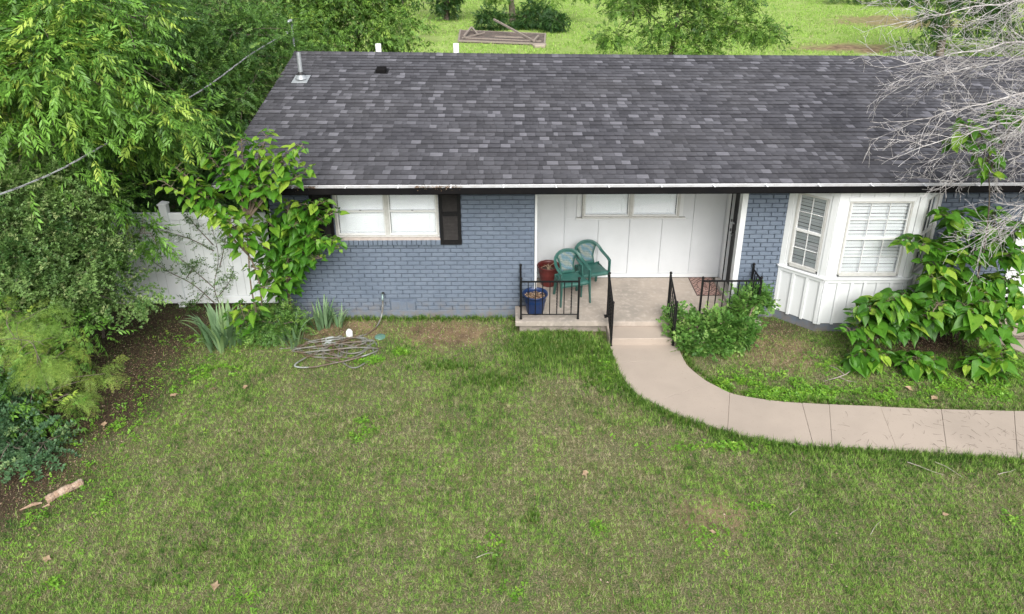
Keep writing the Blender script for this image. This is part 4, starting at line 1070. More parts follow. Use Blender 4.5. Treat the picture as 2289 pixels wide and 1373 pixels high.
m = MB(); pp = spline([(-5.56,-4.33,.03),(-5.50,-4.26,.045),(-5.42,-4.18,.05),(-5.33,-4.08,.045),(-5.28,-4.03,.04)],5)
m.tube(pp, [(.038 if i in (0, len(pp)-1) else .050+.006*math.sin(i*.8)+.003*math.sin(i*2.3)) for i in range(len(pp))], 10); m.build('log_body', M['wood_rot'], lg)
m = MB(); m.tube([(-5.80,-4.46,.015),(-5.68,-4.38,.03),(-5.60,-4.35,.02)],[.006,.022,.008],6); m.tube([(-5.50,-4.37,.015),(-5.56,-4.42,.012)],[.02,.006],5); m.build('bark_chips', M['wood_rot'], lg)

# ------------------------------------------------------------------ trees and shrubs
PIN = [T_pinnate(seed=i) for i in range(5)]
PIN_S = [T_pinnate(npair=5, L=.26, ll=.10, lw=.036, droop=.25, seed=20+i) for i in range(4)]
ELM = [T_sprig(seed=i) for i in range(5)]
BIG = [T_sprig(n=12, L=.5, ll=.16, lw=.085, seed=30+i, droop=.25) for i in range(5)]
SAGE = [T_rosette(ll=.05, lw=.023, per=5, seed=i) for i in range(5)]
FEA = [T_feather(seed=i) for i in range(4)]
LOB = [T_lobed(seed=i) for i in range(5)]

def off_roof(P):      # branches keep clear of the roof and walls
    return ~((P[:,0] > -4.62) & (P[:,1] > -.72) & (P[:,1] < 4.6)) | (P[:,2] > 4.2)
tree('pinnate_tree', 'large light green tree with drooping feather-shaped leaves at the upper left', 'tree', (-8.4,-.4,0), (-7.3,-.5,3.6),
     [(-6.1,-1.0,4.5,1.5,1.2,.95), (-7.5,-.4,4.7,1.6,1.4,1.2), (-5.15,-.5,3.75,.85,.8,.42), (-6.5,-1.0,3.35,1.1,.8,.5), (-6.3,-.2,5.2,1.3,1.2,.6), (-5.75,.3,3.3,.7,.7,.5)],
     PIN, M['leaf_pecan'], 4300, .80, 1, clus=(13,.24), flat=.28, trunk_r=.13, n_limb=16, n_twig=200, droop=-.05, young=.16, out=.9, clip=off_roof, tint0=.55)
tree('elm_tree', 'dense dark green small-leaved tree left of the roof', 'tree', (-6.6,3.2,0), (-6.2,3.4,3.2),
     [(-6.2,3.4,3.3,1.5,1.6,1.5), (-5.5,4.9,3.9,.95,1.2,.85), (-7.0,2.6,4.7,1.5,1.4,1.2), (-5.9,2.2,2.3,1.2,1.0,1.2), (-6.6,5.2,4.6,1.5,1.3,1.0), (-4.9,4.85,3.85,.50,.28,.40), (-4.9,4.85,3.85,.46,.28,.36), (-4.95,4.85,3.8,.46,.28,.36), (-4.9,4.95,3.9,.5,.25,.36), (-5.35,3.2,3.35,.72,1.0,.5), (-8.2,3.6,3.6,1.5,1.6,1.6)],
     ELM, M['leaf_elm'], 13000, 1.0, 2, clus=(18,.19), flat=.4, trunk_r=.14, n_limb=18, n_twig=240, clip=off_roof, young=.10, tint0=.5)
tree('privet_shrub', 'shaded dark green shrub rising behind the white fence', 'shrub', (-5.9,1.7,0), (-5.8,1.6,1.6),
     [(-5.6,1.5,1.75,1.0,.6,1.0), (-6.7,1.5,2.0,1.2,.7,1.1), (-7.9,1.4,2.0,1.1,.7,1.2), (-5.0,1.9,2.2,.5,.6,.8)],
     ELM, M['leaf_dark'], 4200, 1.05, 3, trunk_r=.06, n_limb=12, n_twig=150, clip=off_roof, tint0=.45)
tree('locust_tree', 'tall green tree behind the left end of the house', 'tree', (-4.9,12.0,0), (-4.6,11.8,3.4),
     [(-4.9,11,3.7,1.7,1.3,1.2), (-3.45,10.6,3.45,.9,1.0,.7), (-6.3,10.4,4.2,1.7,1.4,1.4), (-4.5,11.8,5.0,2.0,1.5,1.0), (-3.1,11.6,4.4,.8,1.0,.6), (-5.6,9.0,3.3,1.0,1.0,.8), (-2.75,10.2,2.6,.3,.4,.6), (-6.5,12.5,5.6,2.5,1.8,1.2)],
     PIN_S, M['leaf_back'], 6500, 1.0, 4, clus=(12,.24), flat=.35, trunk_r=.18, n_limb=20, n_twig=260, young=.14, tint0=.55)
tree('hedge_tree', 'broad green tree filling the far left behind the others', 'tree', (-10.5,9.5,0), (-10,9.5,3.4),
     [(-9.5,9,3.9,2.2,1.6,1.8), (-7.8,8.0,3.6,1.5,1.4,1.6), (-11.5,9,4.6,2.4,1.8,2.0), (-7.4,12.5,4.6,2.2,1.6,1.8), (-13,12,5,3,2,2.4), (-9.5,13,5.8,2.6,2,1.6)],
     BIG, M['leaf_elm'], 5200, .62, 5, clus=(9,.25), trunk_r=.2, n_limb=18, n_twig=160, tint0=.45)
tree('sage_shrub', 'grey-green fine-leaved shrub arching in front of the white fence', 'shrub', (-7.4,-1.2,0), (-6.9,-1.3,1.9),
     [(-6.75,-1.4,2.3,.9,.8,.85), (-6.15,-1.3,1.75,.42,.42,.5), (-7.1,-1.8,2.5,.9,.7,.8), (-6.75,-1.3,1.35,.75,.7,.6), (-5.95,-1.15,1.1,.33,.33,.28), (-7.4,-1.2,1.6,.9,.8,.9), (-6.55,-1.5,2.95,.5,.5,.4), (-6.0,-1.2,2.0,.3,.3,.22)],
     SAGE, M['leaf_sage'], 6500, .95, 6, clus=(11,.12), trunk_r=.06, n_limb=16, n_twig=120, young=.12, tint0=.45, bark='bark')
tree('pinnate_sapling', 'bright green long-leaved sapling poking out beside the grey-green shrub', 'shrub', (-6.8,-.6,0), (-6.2,-.7,2.2),
     [(-6.05,-.85,2.45,.45,.4,.35), (-5.75,-.75,1.95,.35,.3,.3), (-6.3,-.6,2.8,.4,.4,.3)],
     PIN, M['leaf_pecan'], 230, .8, 16, clus=(4,.12), trunk_r=.025, n_limb=5, n_twig=30, tint0=.4, droop=-.3, young=.05)
tree('mesquite_branch_tree', 'yellow-green feathery tree with grey twigs at the left edge', 'tree', (-7.6,-2.7,0), (-7.0,-2.6,1.2),
     [(-6.35,-2.6,.95,.50,.40,.26), (-5.82,-2.5,.62,.30,.24,.14), (-6.75,-2.3,1.35,.4,.3,.2), (-6.25,-2.2,1.35,.22,.2,.13), (-6.0,-2.75,.48,.22,.2,.12), (-6.6,-2.5,.6,.3,.3,.2)],
     FEA, M['leaf_feather'], 430, .75, 7, clus=(4,.09), trunk_r=.022, n_limb=7, n_twig=50, bark='bark', young=.25, droop=-.4, tint0=.5, shell=.25)
tree('broadleaf_shrub', 'low bright green shrub with long leaves at the left edge below the feathery tree', 'shrub', (-7.2,-3.0,0), (-6.8,-3.0,.7),
     [(-6.75,-3.0,.55,.55,.4,.4), (-6.3,-3.1,.32,.35,.3,.22), (-7.0,-2.1,1.1,.75,.5,.6), (-6.5,-1.9,.8,.6,.4,.5), (-7.2,-2.6,.7,.5,.5,.5)],
     PIN_S, M['leaf_pecan'], 800, .75, 8, clus=(5,.1), trunk_r=.035, n_limb=8, n_twig=60, tint0=.4)
tree('holly_shrub', 'dark blue-green shrub sprawling over soil at the lower left edge', 'shrub', (-7.1,-3.7,0), (-6.8,-3.6,.5),
     [(-6.55,-3.5,.28,.42,.36,.2), (-6.15,-3.55,.2,.28,.24,.11), (-6.95,-3.3,.5,.55,.45,.34), (-6.45,-3.85,.14,.3,.22,.09)],
     SAGE, M['leaf_blue'], 700, 1.1, 9, clus=(6,.08), trunk_r=.04, n_limb=10, n_twig=120, tint0=.5)
# sparse sapling scrambling over the fence face
def sparse_sapling():
    t = thing('sparse_sapling', 'thin sparse sapling with small dark leaves against the white fence', 'sapling', (-5.05,.15,0))
    stems = [[(-5.05,.15,0),(-5.15,.18,.5),(-5.0,.22,1.1),(-5.05,.25,1.75)], [(-5.1,.16,.1),(-5.45,.1,.6),(-5.9,.05,.95),(-6.2,0,1.35),(-6.35,.0,1.7)], [(-5.15,.18,.5),(-5.5,.15,.95),(-5.75,.12,1.25)],
             [(-5.0,.2,.9),(-4.85,.18,1.3),(-4.75,.15,1.6)], [(-5.05,.2,1.2),(-5.4,.15,1.45),(-5.9,.1,1.65),(-6.25,.05,1.75)], [(-5.1,.18,.35),(-4.85,.1,.65),(-4.7,.05,.95)], [(-5.3,.14,.45),(-5.5,.0,.25),(-5.62,-.08,.4)], [(-5.55,.1,.75),(-5.35,.0,1.0),(-5.2,-.02,1.1)], [(-5.05,.22,1.3),(-5.3,.2,1.7),(-5.4,.22,1.9)]]
    m = MB(); P = []; D = []
    for s_ in stems:
        q = spline(s_, 6); m.tube(q, [.010-.007*i/(len(q)-1) for i in range(len(q))], 5)
        for i in range(3, len(q)):
            for k in range(4):
                P.append(q[i] + Vector((rs.uniform(-.06,.06), rs.uniform(-.06,.06), rs.uniform(-.05,.05)))); D.append((rs.uniform(-1,1), rs.uniform(-1,.6), rs.uniform(-.4,.6)))
    m.build('stem', M['bark'], t, True)
    P = np.array(P); D = np.array(D); n = len(P); r = np.random.default_rng(8)
    V, F, TT, YY = scatter([T_sprig(n=7, L=.11, ll=.036, lw=.02, seed=70+i) for i in range(3)], P, D, np.array([[0,0,1.]])+r.normal(0,.4,(n,3)), r.uniform(.7,1.2,n), r.uniform(.1,.8,n), (r.random(n)<.08)*.8, r)
    o = link('foliage', np_mesh('foliage', V, F, M['leaf_elm'], attrs={'tint':TT,'young':YY}), t); o['kind'] = 'stuff'
sparse_sapling()

# back garden
tree('ivy_tree', 'tree with a grey trunk standing behind the timber frame in the field', 'tree', (.12,37.0,0), (.3,37,4.6),
     [(-.9,36.5,2.0,.8,.9,.9), (2.4,36.6,1.9,1.3,1.0,.8), (4.3,36.2,2.1,1.1,.9,.7), (1.2,37.5,4.2,3.4,2.4,1.7), (1.3,36.4,1.2,.25,.3,.6), (2.1,36.5,1.4,.4,.4,.5)],
     BIG, M['leaf_back'], 2300, .75, 31, trunk_r=.24, n_limb=12, n_twig=120, young=.15)
tree('ivy_shrub', 'dark ivy mound at the foot of the grey trunk', 'shrub', (1.8,34.6,0), (1.8,34.6,.7),
     [(1.6,34.6,.75,1.5,.9,.9), (2.6,33.2,.6,.8,.7,.75), (-1.2,34.0,.65,.95,.7,.75), (.2,34.6,.45,1.0,.6,.5)],
     BIG, M['leaf_dark'], 2200, .55, 32, trunk_r=.05, n_limb=8, n_twig=60, tint0=.35)
tree('cedar_tree', 'very dark evergreen standing at the field edge beyond the roof', 'tree', (-4.2,38.5,0), (-4.2,38.5,4.5),
     [(-4.2,38.2,1.5,1.3,1.2,1.5), (-4.4,38.5,4.0,1.5,1.4,2.2), (-3.2,38.2,2.6,.8,.8,1.2)],
     BIG, M['leaf_dark'], 2600, .6, 33, trunk_r=.2, n_limb=8, n_twig=60, tint0=.1)
tree('maple_tree', 'leafy green tree with spreading limbs just behind the roof ridge', 'tree', (6.7,20.5,0), (6.9,20.4,2.6),
     [(6.3,20,2.3,1.5,1.1,1.0), (5.0,20.3,3.1,1.3,1.0,.85), (8.4,20.2,2.2,1.5,1.1,.75), (10.1,19.8,2.0,1.25,.9,.6), (7.3,20.5,3.6,2.2,1.3,.9), (4.1,20,1.75,.65,.6,.4), (9.6,20.6,3.0,1.0,.9,.4), (7.6,19.7,1.2,1.6,.9,.55), (11.0,20.2,1.35,.5,.5,.35), (6.0,20,1.0,.9,.7,.5)],
     BIG, M['leaf_back'], 3000, .60, 34, clus=(10,.28), flat=.35, trunk_r=.17, n_limb=22, n_twig=220, young=.10, shell=.3, tint0=.45)
tree('cedar_tree', 'dark evergreen at the upper right behind the bare branches', 'tree', (20.5,24.5,0), (20.5,24.5,3.8),
     [(21.2,24.5,1.9,1.8,1.4,1.9), (19.4,24.2,1.5,1.0,.9,1.4), (22.6,25,3.2,2.2,1.8,2.4), (20.2,25,4.2,1.4,1.4,1.4), (24,25,2,2,1.6,2)],
     BIG, M['leaf_dark'], 3300, .55, 35, trunk_r=.2, n_limb=10, n_twig=60, tint0=.2)
tree('hedge_tree', 'distant dull green scrub along the far field edge at upper right', 'tree', (31,46,0), (31,46,2), [(29,45,1.2,3,1.5,1.3), (34,44,1.5,3,1.5,1.8), (26,47,1.0,2.5,1.5,1.1)], BIG, M['leaf_sage'], 1500, .8, 36, trunk_r=.2, n_limb=6, n_twig=40, tint0=.25)
# collapsed timber frame
tf = thing('timber_frame', 'collapsed weathered timber frame on a rubble bed in the back field', 'ruin', (-.6,31,0))
MB().prism([(-2.85,29.5),(1.75,28.3),(1.95,31.9),(-3.0,33.4)], -.02, .10).build('rubble_bed', surf('rubble', (.10,.085,.075), .95, (5,(.20,.15,.125),.4,.65), (12,(.04,.035,.03),.5,.7), (9,1,.05)), tf)
def beam(a, b, w_=.12, name='beam'):
    a, b = Vector(a), Vector(b); d = b-a; s_ = d.cross(Vector((0,0,1))).normalized(); u_ = s_.cross(d.normalized())
    MB().obox(a-s_*w_/2, d, s_*w_, u_*w_).build(name, M['wood_grey'], tf)
for a, b, w_ in (((-2.85,29.5,.06),(1.75,28.3,.06),.09), ((-3.0,33.4,.06),(-2.85,29.5,.06),.09), ((1.75,28.3,.06),(1.95,31.9,.06),.09), ((-3.0,33.4,.05),(1.95,31.9,.05),.08)): beam(a, b, w_, 'edge_board')
for a, b, w_ in (((-1.0,32.4,.8),(1.15,28.9,.15),.09), ((-2.7,30.2,.12),(1.6,28.9,.12),.07), ((-2.6,30.6,.15),(-2.3,32.8,.3),.10), ((-2.3,32.8,.3),(-1.9,31.2,.15),.09), ((-.9,30.2,.18),(1.0,29.6,.18),.08), ((-2.6,30.0,.15),(-1.5,31.6,.2),.06), ((1.2,28.7,.15),(1.5,30.2,.2),.10)): beam(a, b, w_)
tag(MB().prism([(1.2,27.6),(1.75,27.7),(1.85,28.15),(1.3,28.15),(1.1,27.9)], .0, .16).build('concrete_lump', M['concrete'], None, bevel=.03), 'pale broken concrete lump beside the timber frame', 'rubble')

# ------------------------------------------------------------------ dead bare tree
def dead_tree():
    rd = random.Random(17)
    t = thing('bare_tree', 'leafless grey lichened tree reaching over the roof from the right', 'tree', (9.6,-1.6,0)); SH = Vector((.22,0,0))
    m = MB(); tp = spline([(9.6,-1.6,-.1),(9.55,-1.6,1.5),(9.4,-1.5,3.0),(9.3,-1.4,4.4),(9.4,-1.3,6.2)],6)
    m.tube(tp, [.20-.12*i/(len(tp)-1) for i in range(len(tp))], 12); m.build('trunk', M['dead'], t, True)
    mains = [  # start on trunk, end in the air
        ((9.32,-1.4,4.6),(7.6,-1.3,5.25),(6.3,-1.2,5.35),(4.75,-1.1,5.05),.055), ((9.3,-1.4,4.3),(7.7,-1.4,4.95),(6.4,-1.3,4.85),(4.95,-1.2,4.55),.06),
        ((9.32,-1.45,4.0),(7.9,-1.1,4.75),(6.7,-.9,4.55),(5.4,-.7,4.25),.055), ((9.34,-1.45,3.8),(7.9,-1.3,4.5),(6.6,-1.4,4.2),(5.05,-1.5,3.85),.06),
        ((9.35,-1.5,3.6),(7.8,-1.7,4.25),(6.5,-1.7,3.95),(5.15,-1.6,3.5),.055), ((9.38,-1.5,3.3),(8.0,-1.5,4.0),(6.9,-1.4,3.75),(5.75,-1.3,3.3),.05),
        ((9.38,-1.5,3.2),(8.1,-1.2,3.75),(7.2,-1.1,3.35),(6.1,-1.0,2.75),.05), ((9.4,-1.5,3.0),(8.2,-1.6,3.45),(7.4,-1.6,3.0),(6.4,-1.5,2.1),.045),
        ((9.4,-1.5,2.9),(8.3,-1.4,3.3),(7.6,-1.3,2.75),(6.95,-1.2,2.05),.04), ((9.35,-1.4,5.2),(7.8,-1.0,5.75),(6.6,-.8,5.75),(5.0,-.6,5.35),.05), ((9.35,-1.4,5.4),(8.0,-1.6,5.9),(7.0,-1.8,5.85),(5.9,-1.9,5.5),.05),
        ((9.36,-1.5,3.5),(8.2,-1.9,4.3),(7.2,-2.1,4.3),(6.1,-2.2,4.1),.045), ((9.3,-1.4,4.4),(8.2,-.6,4.7),(7.2,-.2,4.5),(6.2,.1,4.1),.05)]
    for (a, b, c, d, r0) in mains:
        mb = MB(); q = spline([a, Vector(b)+SH, Vector(c)+SH, Vector(d)+SH], 9)
        q = [p + Vector((0, rd.uniform(-.02,.02), rd.uniform(-.025,.025))) for p in q]; n = len(q)
        rad = [max(.005, r0*.5*(1-.88*i/(n-1))) for i in range(n)]; mb.tube(q, rad, 7)
        def grow(p, dr, L, r_, depth):
            k = 4 if depth < 2 else 3; pts = [p]; dd = dr.normalized()
            for i in range(k):
                dd = (dd + Vector((rd.uniform(-.22,.22), rd.uniform(-.22,.22), rd.uniform(-.22,.18)))).normalized(); pts.append(pts[-1] + dd*L/k)
            mb.tube(pts, [max(.0025, r_*(1-.75*i/k)) for i in range(k+1)], 5 if depth == 0 else 3, False)
            if depth < 2:
                nch = (5, 4, 2)[depth]
                for j in range(nch):
                    f = (j+.6+rd.uniform(-.3,.3))/nch; i = min(k-1, int(f*k)); pp = pts[i].lerp(pts[i+1], f*k-i)
                    bd = (pts[i+1]-pts[i]).normalized(); ax = Vector((rd.uniform(-1,1), rd.uniform(-1,1), rd.uniform(-1,1))); sd_ = bd.cross(ax).normalized()
                    grow(pp, bd*rd.uniform(.6,1.0) + sd_*rd.uniform(.5,.95), L*rd.uniform(.34,.58), max(.0026, r_*.5), depth+1)
        for i in range(7, n-1):
            for _ in range(2 if i % 3 == 0 else 1):
                bd = (q[i+1]-q[i-1]).normalized(); ax = Vector((rd.uniform(-.4,.4), rd.uniform(-1,1), rd.uniform(-.5,.5))); sd_ = bd.cross(ax).normalized()
                grow(q[i], bd*.85 + sd_*rd.uniform(.4,.8), rd.uniform(.5,1.0)*(1.15-.5*i/n), max(.005, rad[i]*.5), 0 if rd.random() < .45 else 1)
        grow(q[-1], (q[-1]-q[-3]), .4, .005, 1)
        mb.build('limb', M['dead'], t, True)
dead_tree()

# ------------------------------------------------------------------ heart-leaved plants
HRAW = []
def heart_mesh(kind, seed):
    r = random.Random(seed)
    out = [(-.02,.0),(-.14,.13),(-.13,.27),(.02,.40),(.22,.44),(.44,.375),(.64,.255),(.82,.12),(1.0,0)]
    mid = [0,.02,.05,.12,.26,.45,.65,.83,1.0]; cup = r.choice((.12,.25,.4,.6)); bend = r.uniform(.10,.55); side = r.uniform(-.2,.2); wavy = r.uniform(.02,.06)
    def z(x, y): return cup*abs(y) - bend*max(0,x)**1.8 + wavy*math.sin(x*9+y*7)
    V = []; F = []; Ti = []; base = {0:.35,1:.5,2:.65,3:.2,4:.8,5:.55,6:.5,7:.9,8:.1,9:.45}[kind]; yg = {7:.85,6:.45,4:.25,9:1.0}.get(kind, 0)
    for sgn in (1,-1):
        o = len(V)
        for (x, y), mx in zip(out, mid):
            V.append((mx, side*mx*mx, z(mx,0))); Ti.append(min(1, base+.16))
            V.append(((x+mx)/2, sgn*y*.5+side*mx*mx, z((x+mx)/2, y*.5)+.012)); Ti.append(max(0,min(1,base+r.uniform(-.05,.05))))
            V.append((x, sgn*y+side*mx*mx, z(x,y))); Ti.append(max(0,min(1,base+r.uniform(-.05,.08))))
        for i in range(len(out)-1):
            for k in (0, 1):
                q = (o+i*3+k, o+(i+1)*3+k, o+(i+1)*3+k+1, o+i*3+k+1); F.append(q if sgn < 0 else q[::-1])
    # petiole
    o = len(V); V += [(0,.008,0),(0,-.008,0),(-.45,0,-.02)]; Ti += [.8]*3
    HRAW.append((np.array(V), np.array(F), np.array([(o,o+1,o+2)]), np.array(Ti), np.full(len(V), yg)))
    return np_mesh('leaf', np.array(V), [np.array(F), np.array([(o,o+1,o+2)])], M['leaf_heart'], True, {'tint': Ti, 'young': np.full(len(V), yg)})
HEART = [heart_mesh(k, 40+k) for k in range(10)]
W_OLD = [3,3,2,3,1,2,.25,.06,3,.02]; W_NEW = [2,2,3,1,2.5,2,2,1.2,.8,.15]
def place_leaf(t, p, d, up, size, wts, rr):
    d = Vector(d).normalized(); up = Vector(up); y = up.cross(d); y = y.normalized() if y.length > 1e-3 else d.orthogonal().normalized(); z = d.cross(y)
    Mx = Matrix((d, y, z)).transposed().to_4x4()
    o = bpy.data.objects.new('leaf', HEART[rr.choices(range(10), wts)[0]]); COL.objects.link(o)
    o.parent = t; o.matrix_parent_inverse = Matrix.Translation(-Vector(t.location))
    s_ = size; o.matrix_basis = Matrix.Translation(p) @ Mx @ Matrix.Diagonal((s_*rr.uniform(.85,1.15), s_*rr.uniform(.7,1.1), s_*rr.uniform(.5,1.5), 1))
def heart_plant(name, label, cat, base, stems, size, seed, wts, spacing=.10, whorl=2, lead=.35, r0=.014, spread=.16, group=None, bark='bark_pale', maxleaf=300, wts_tip=None):
    rr = random.Random(seed); t = thing(name, label, cat, base, 0, group); m = MB(); n = 0; spots = []
    for s_ in stems:
        q = spline(s_, 8); L = sum((q[i+1]-q[i]).length for i in range(len(q)-1)); m.tube(q, [max(.003, r0*(1-.78*i/(len(q)-1))) for i in range(len(q))], 6)
        dist = 0; nxt = L*lead; ph = rr.uniform(0,6.28)
        for i in range(len(q)-1):
            seg = (q[i+1]-q[i]); 
            while dist + seg.length > nxt:
                p = q[i] + seg*((nxt-dist)/seg.length); bd = seg.normalized(); frac = nxt/L
                for k in range(whorl):
                    a = ph + k*2*math.pi/whorl + rr.uniform(-.5,.5); sx_ = Vector((math.cos(a), math.sin(a), 0)); sx_ = (sx_ - bd*sx_.dot(bd)*.6)
                    pl_ = spread*rr.uniform(.7,1.4)*(1.15-.5*frac); e = p + sx_.normalized()*pl_ + Vector((0,0,pl_*rr.uniform(.0,.5)))
                    m.tube([p, p.lerp(e,.6)+Vector((0,0,.02)), e], [.0035,.003,.0022], 3, False)
                    spots.append((e, Vector((sx_.x, sx_.y, 0)).normalized()*rr.uniform(.7,1) + Vector((0,0,-rr.uniform(-.1,.62))), frac, sx_))
                ph += 1.57 + rr.uniform(-.3,.3); nxt += spacing*rr.uniform(.75,1.3)
            dist += seg.length
        for k in range(4):        # cluster of small young leaves at the tip
            a = rr.uniform(0,6.28); d_ = Vector((math.cos(a), math.sin(a), rr.uniform(-.5,.7))); spots.append((q[-1]+d_*.03, d_, 1.15, d_))
    m.build('stem', M[bark], t, True)
    rr.shuffle(spots)
    extra = []
    for li, (e, d_, frac, sx_) in enumerate(spots):
        sz = size*rr.uniform(.55,1.3)*(1.0 if frac < .85 else (.72 if frac <= 1.0 else .45))
        up_ = Vector((sx_.x*.35, sx_.y*.35, 1)) + Vector((rr.uniform(-.5,.5), rr.uniform(-.5,.5), 0)); ww_ = (wts_tip or wts) if frac > .8 else wts
        if li < maxleaf: place_leaf(t, e, d_, up_, sz, ww_, rr)
        else: extra.append((e, d_, up_, sz, rr.choices(range(10), ww_)[0]))
    if extra:
        VV, F4, F3, TT, YY, off = [], [], [], [], [], 0
        for (e, d_, up_, sz, kd) in extra:
            hv, h4, h3, ht, hy = HRAW[kd]; X_ = np.array(d_.normalized()); Y_ = np.cross(np.array(up_), X_); Y_ /= np.linalg.norm(Y_)+1e-9; Z_ = np.cross(X_, Y_)
            VV.append(hv @ np.stack([X_,Y_,Z_])*sz + np.array(e)); F4.append(h4+off); F3.append(h3+off); TT.append(ht); YY.append(hy); off += len(hv)
        o = link('more_leaves', np_mesh('more_leaves', np.concatenate(VV), [np.concatenate(F4), np.concatenate(F3)], M['leaf_heart'], True, {'tint': np.concatenate(TT), 'young': np.concatenate(YY)}), t); o['kind'] = 'stuff'
    return t
b = (-4.15,-.55,0)
def st(tip, via=None, fork=None):
    tip = Vector(tip); f = Vector(fork or b); v_ = Vector(via) if via else f.lerp(tip,.5) + Vector((0,0,.12)); return [f, v_, tip]
c1 = (-4.12,-.7,1.55); c2 = (-4.0,-.8,2.2)
heart_plant('catalpa_sapling', 'tall light green heart-leaved sapling crossing the left end of the eave', 'sapling', b,
  [[b,(-4.2,-.6,.8),c1,c2,(-3.6,-1.0,3.35)], [b,(-4.05,-.62,.9),c1,(-4.5,-.9,2.5),(-4.85,-1.0,3.1)], st((-5.05,-1.05,2.9),None,c1), st((-4.35,-1.0,3.3),None,c2), st((-3.45,-.98,3.62),None,c2), st((-3.0,-1.0,3.4),(-3.6,-.95,2.9),c2), st((-2.90,-1.0,3.05),(-3.5,-.95,2.7),c2), st((-3.8,-1.1,3.55),None,c2), st((-4.6,-1.0,2.75),None,c1), st((-4.0,-1.1,2.9),None,c2), st((-4.15,-1.2,2.35),None,c1), st((-3.45,-1.1,2.85),None,c2), st((-3.2,-.95,3.25),(-3.6,-.9,2.7),c2), st((-4.1,-1.05,3.4),None,c2), st((-4.75,-1.0,3.0),None,c1)],
  .165, 51, [1,1.5,3,.5,3,2,3,2.4,.3,.35], spacing=.075, whorl=3, lead=.5, spread=.12, r0=.018)
b2 = (-3.70,-.25,0)
heart_plant('catalpa_sapling', 'darker heart-leaved sapling growing under the eave in front of the left shutter', 'sapling', b2,
  [[b2,(-3.72,-.3,.9),(-3.6,-.4,1.6),(-3.2,-.5,2.15)], st((-2.72,-.5,2.2),(-3.2,-.45,1.9),(-3.65,-.35,1.2)), st((-2.75,-.6,1.75),(-3.2,-.5,1.65),(-3.68,-.32,1.0)), st((-3.0,-.6,1.45),None,(-3.7,-.3,.9)), st((-3.5,-.7,1.5),None,(-3.7,-.3,.8)), st((-3.9,-.7,1.75),None,(-3.7,-.3,.9)), st((-4.15,-.7,1.35),None,(-3.7,-.3,.7)), st((-3.35,-.7,2.05),None,(-3.6,-.4,1.5)), st((-3.8,-.6,2.1),None,(-3.62,-.38,1.4)), st((-3.6,-.65,1.1),None,(-3.72,-.28,.6)), st((-4.0,-.75,1.0),None,(-3.72,-.28,.5)), st((-2.95,-.55,2.05),None,(-3.6,-.4,1.5)), st((-2.70,-.62,1.62),None,(-3.3,-.5,1.5)), st((-3.15,-.6,2.38),None,(-3.6,-.4,1.5)), st((-3.4,-.62,2.42),None,(-3.6,-.4,1.5)), st((-2.88,-.55,2.38),None,(-3.4,-.45,1.8)), st((-3.1,-.62,1.85),None,(-3.6,-.4,1.3))],
  .165, 52, W_OLD, spacing=.05, whorl=3, lead=.30, spread=.12, r0=.022, wts_tip=W_NEW)
b3 = (-4.25,-.75,0)
heart_plant('catalpa_shoot', 'short heart-leaved shoot above the sword-leaved clump at the house corner', 'sapling', b3, [[b3,(-4.3,-.78,.35),(-4.32,-.85,.75)], [b3,(-4.15,-.8,.4),(-4.05,-.9,.82)], [b3,(-4.4,-.75,.3),(-4.55,-.8,.55)]], .17, 53, W_NEW, spacing=.09, lead=.3, spread=.10)
# right-hand group
b4 = (6.75,-.75,0); f4 = (6.8,-.8,.7)
heart_plant('catalpa_shrub', 'big heart-leaved shrub spreading in front of the bay window', 'shrub', b4,
  [[b4,(6.3,-.9,.55),(5.75,-1.1,.8),(5.25,-1.2,.72)], [b4,(6.4,-.95,.7),(6.0,-1.15,1.0),(5.65,-1.25,.95)], [b4,f4,(6.55,-1.1,1.25),(6.25,-1.25,1.35)], [b4,f4,(6.9,-1.2,1.2),(7.0,-1.45,1.2)], [b4,(6.9,-1.0,.6),(7.25,-1.35,.85),(7.45,-1.55,.6)], [b4,f4,(7.2,-1.0,1.15),(7.6,-1.1,1.2)], [b4,(6.5,-1.0,.5),(6.1,-1.3,.65),(5.85,-1.45,.5)],
   [b4,f4,(6.6,-1.0,1.0),(6.3,-1.1,1.0)], [b4,(6.95,-1.0,.55),(7.3,-1.5,.5),(7.35,-1.75,.3)], [b4,(6.4,-.9,.4),(5.7,-1.25,.45),(5.4,-1.4,.30)], [b4,f4,(6.8,-1.35,1.0),(6.75,-1.55,.95)], [b4,f4,(7.1,-1.3,1.0),(7.3,-1.4,1.0)], [b4,(6.2,-1.0,.5),(5.6,-1.25,.6),(5.15,-1.35,.5)], [b4,(6.3,-.95,.6),(5.9,-1.2,.85),(5.45,-1.3,.85)], [b4,(6.6,-1.1,.8),(6.4,-1.4,1.0),(6.2,-1.55,.85)], [b4,(6.8,-1.2,.8),(6.9,-1.6,.85),(7.0,-1.75,.65)]],
  .24, 54, W_OLD, spacing=.058, whorl=3, lead=.35, spread=.14, r0=.016, wts_tip=W_NEW)
b5 = (7.3,-.6,0); f5 = (7.25,-.7,1.4)
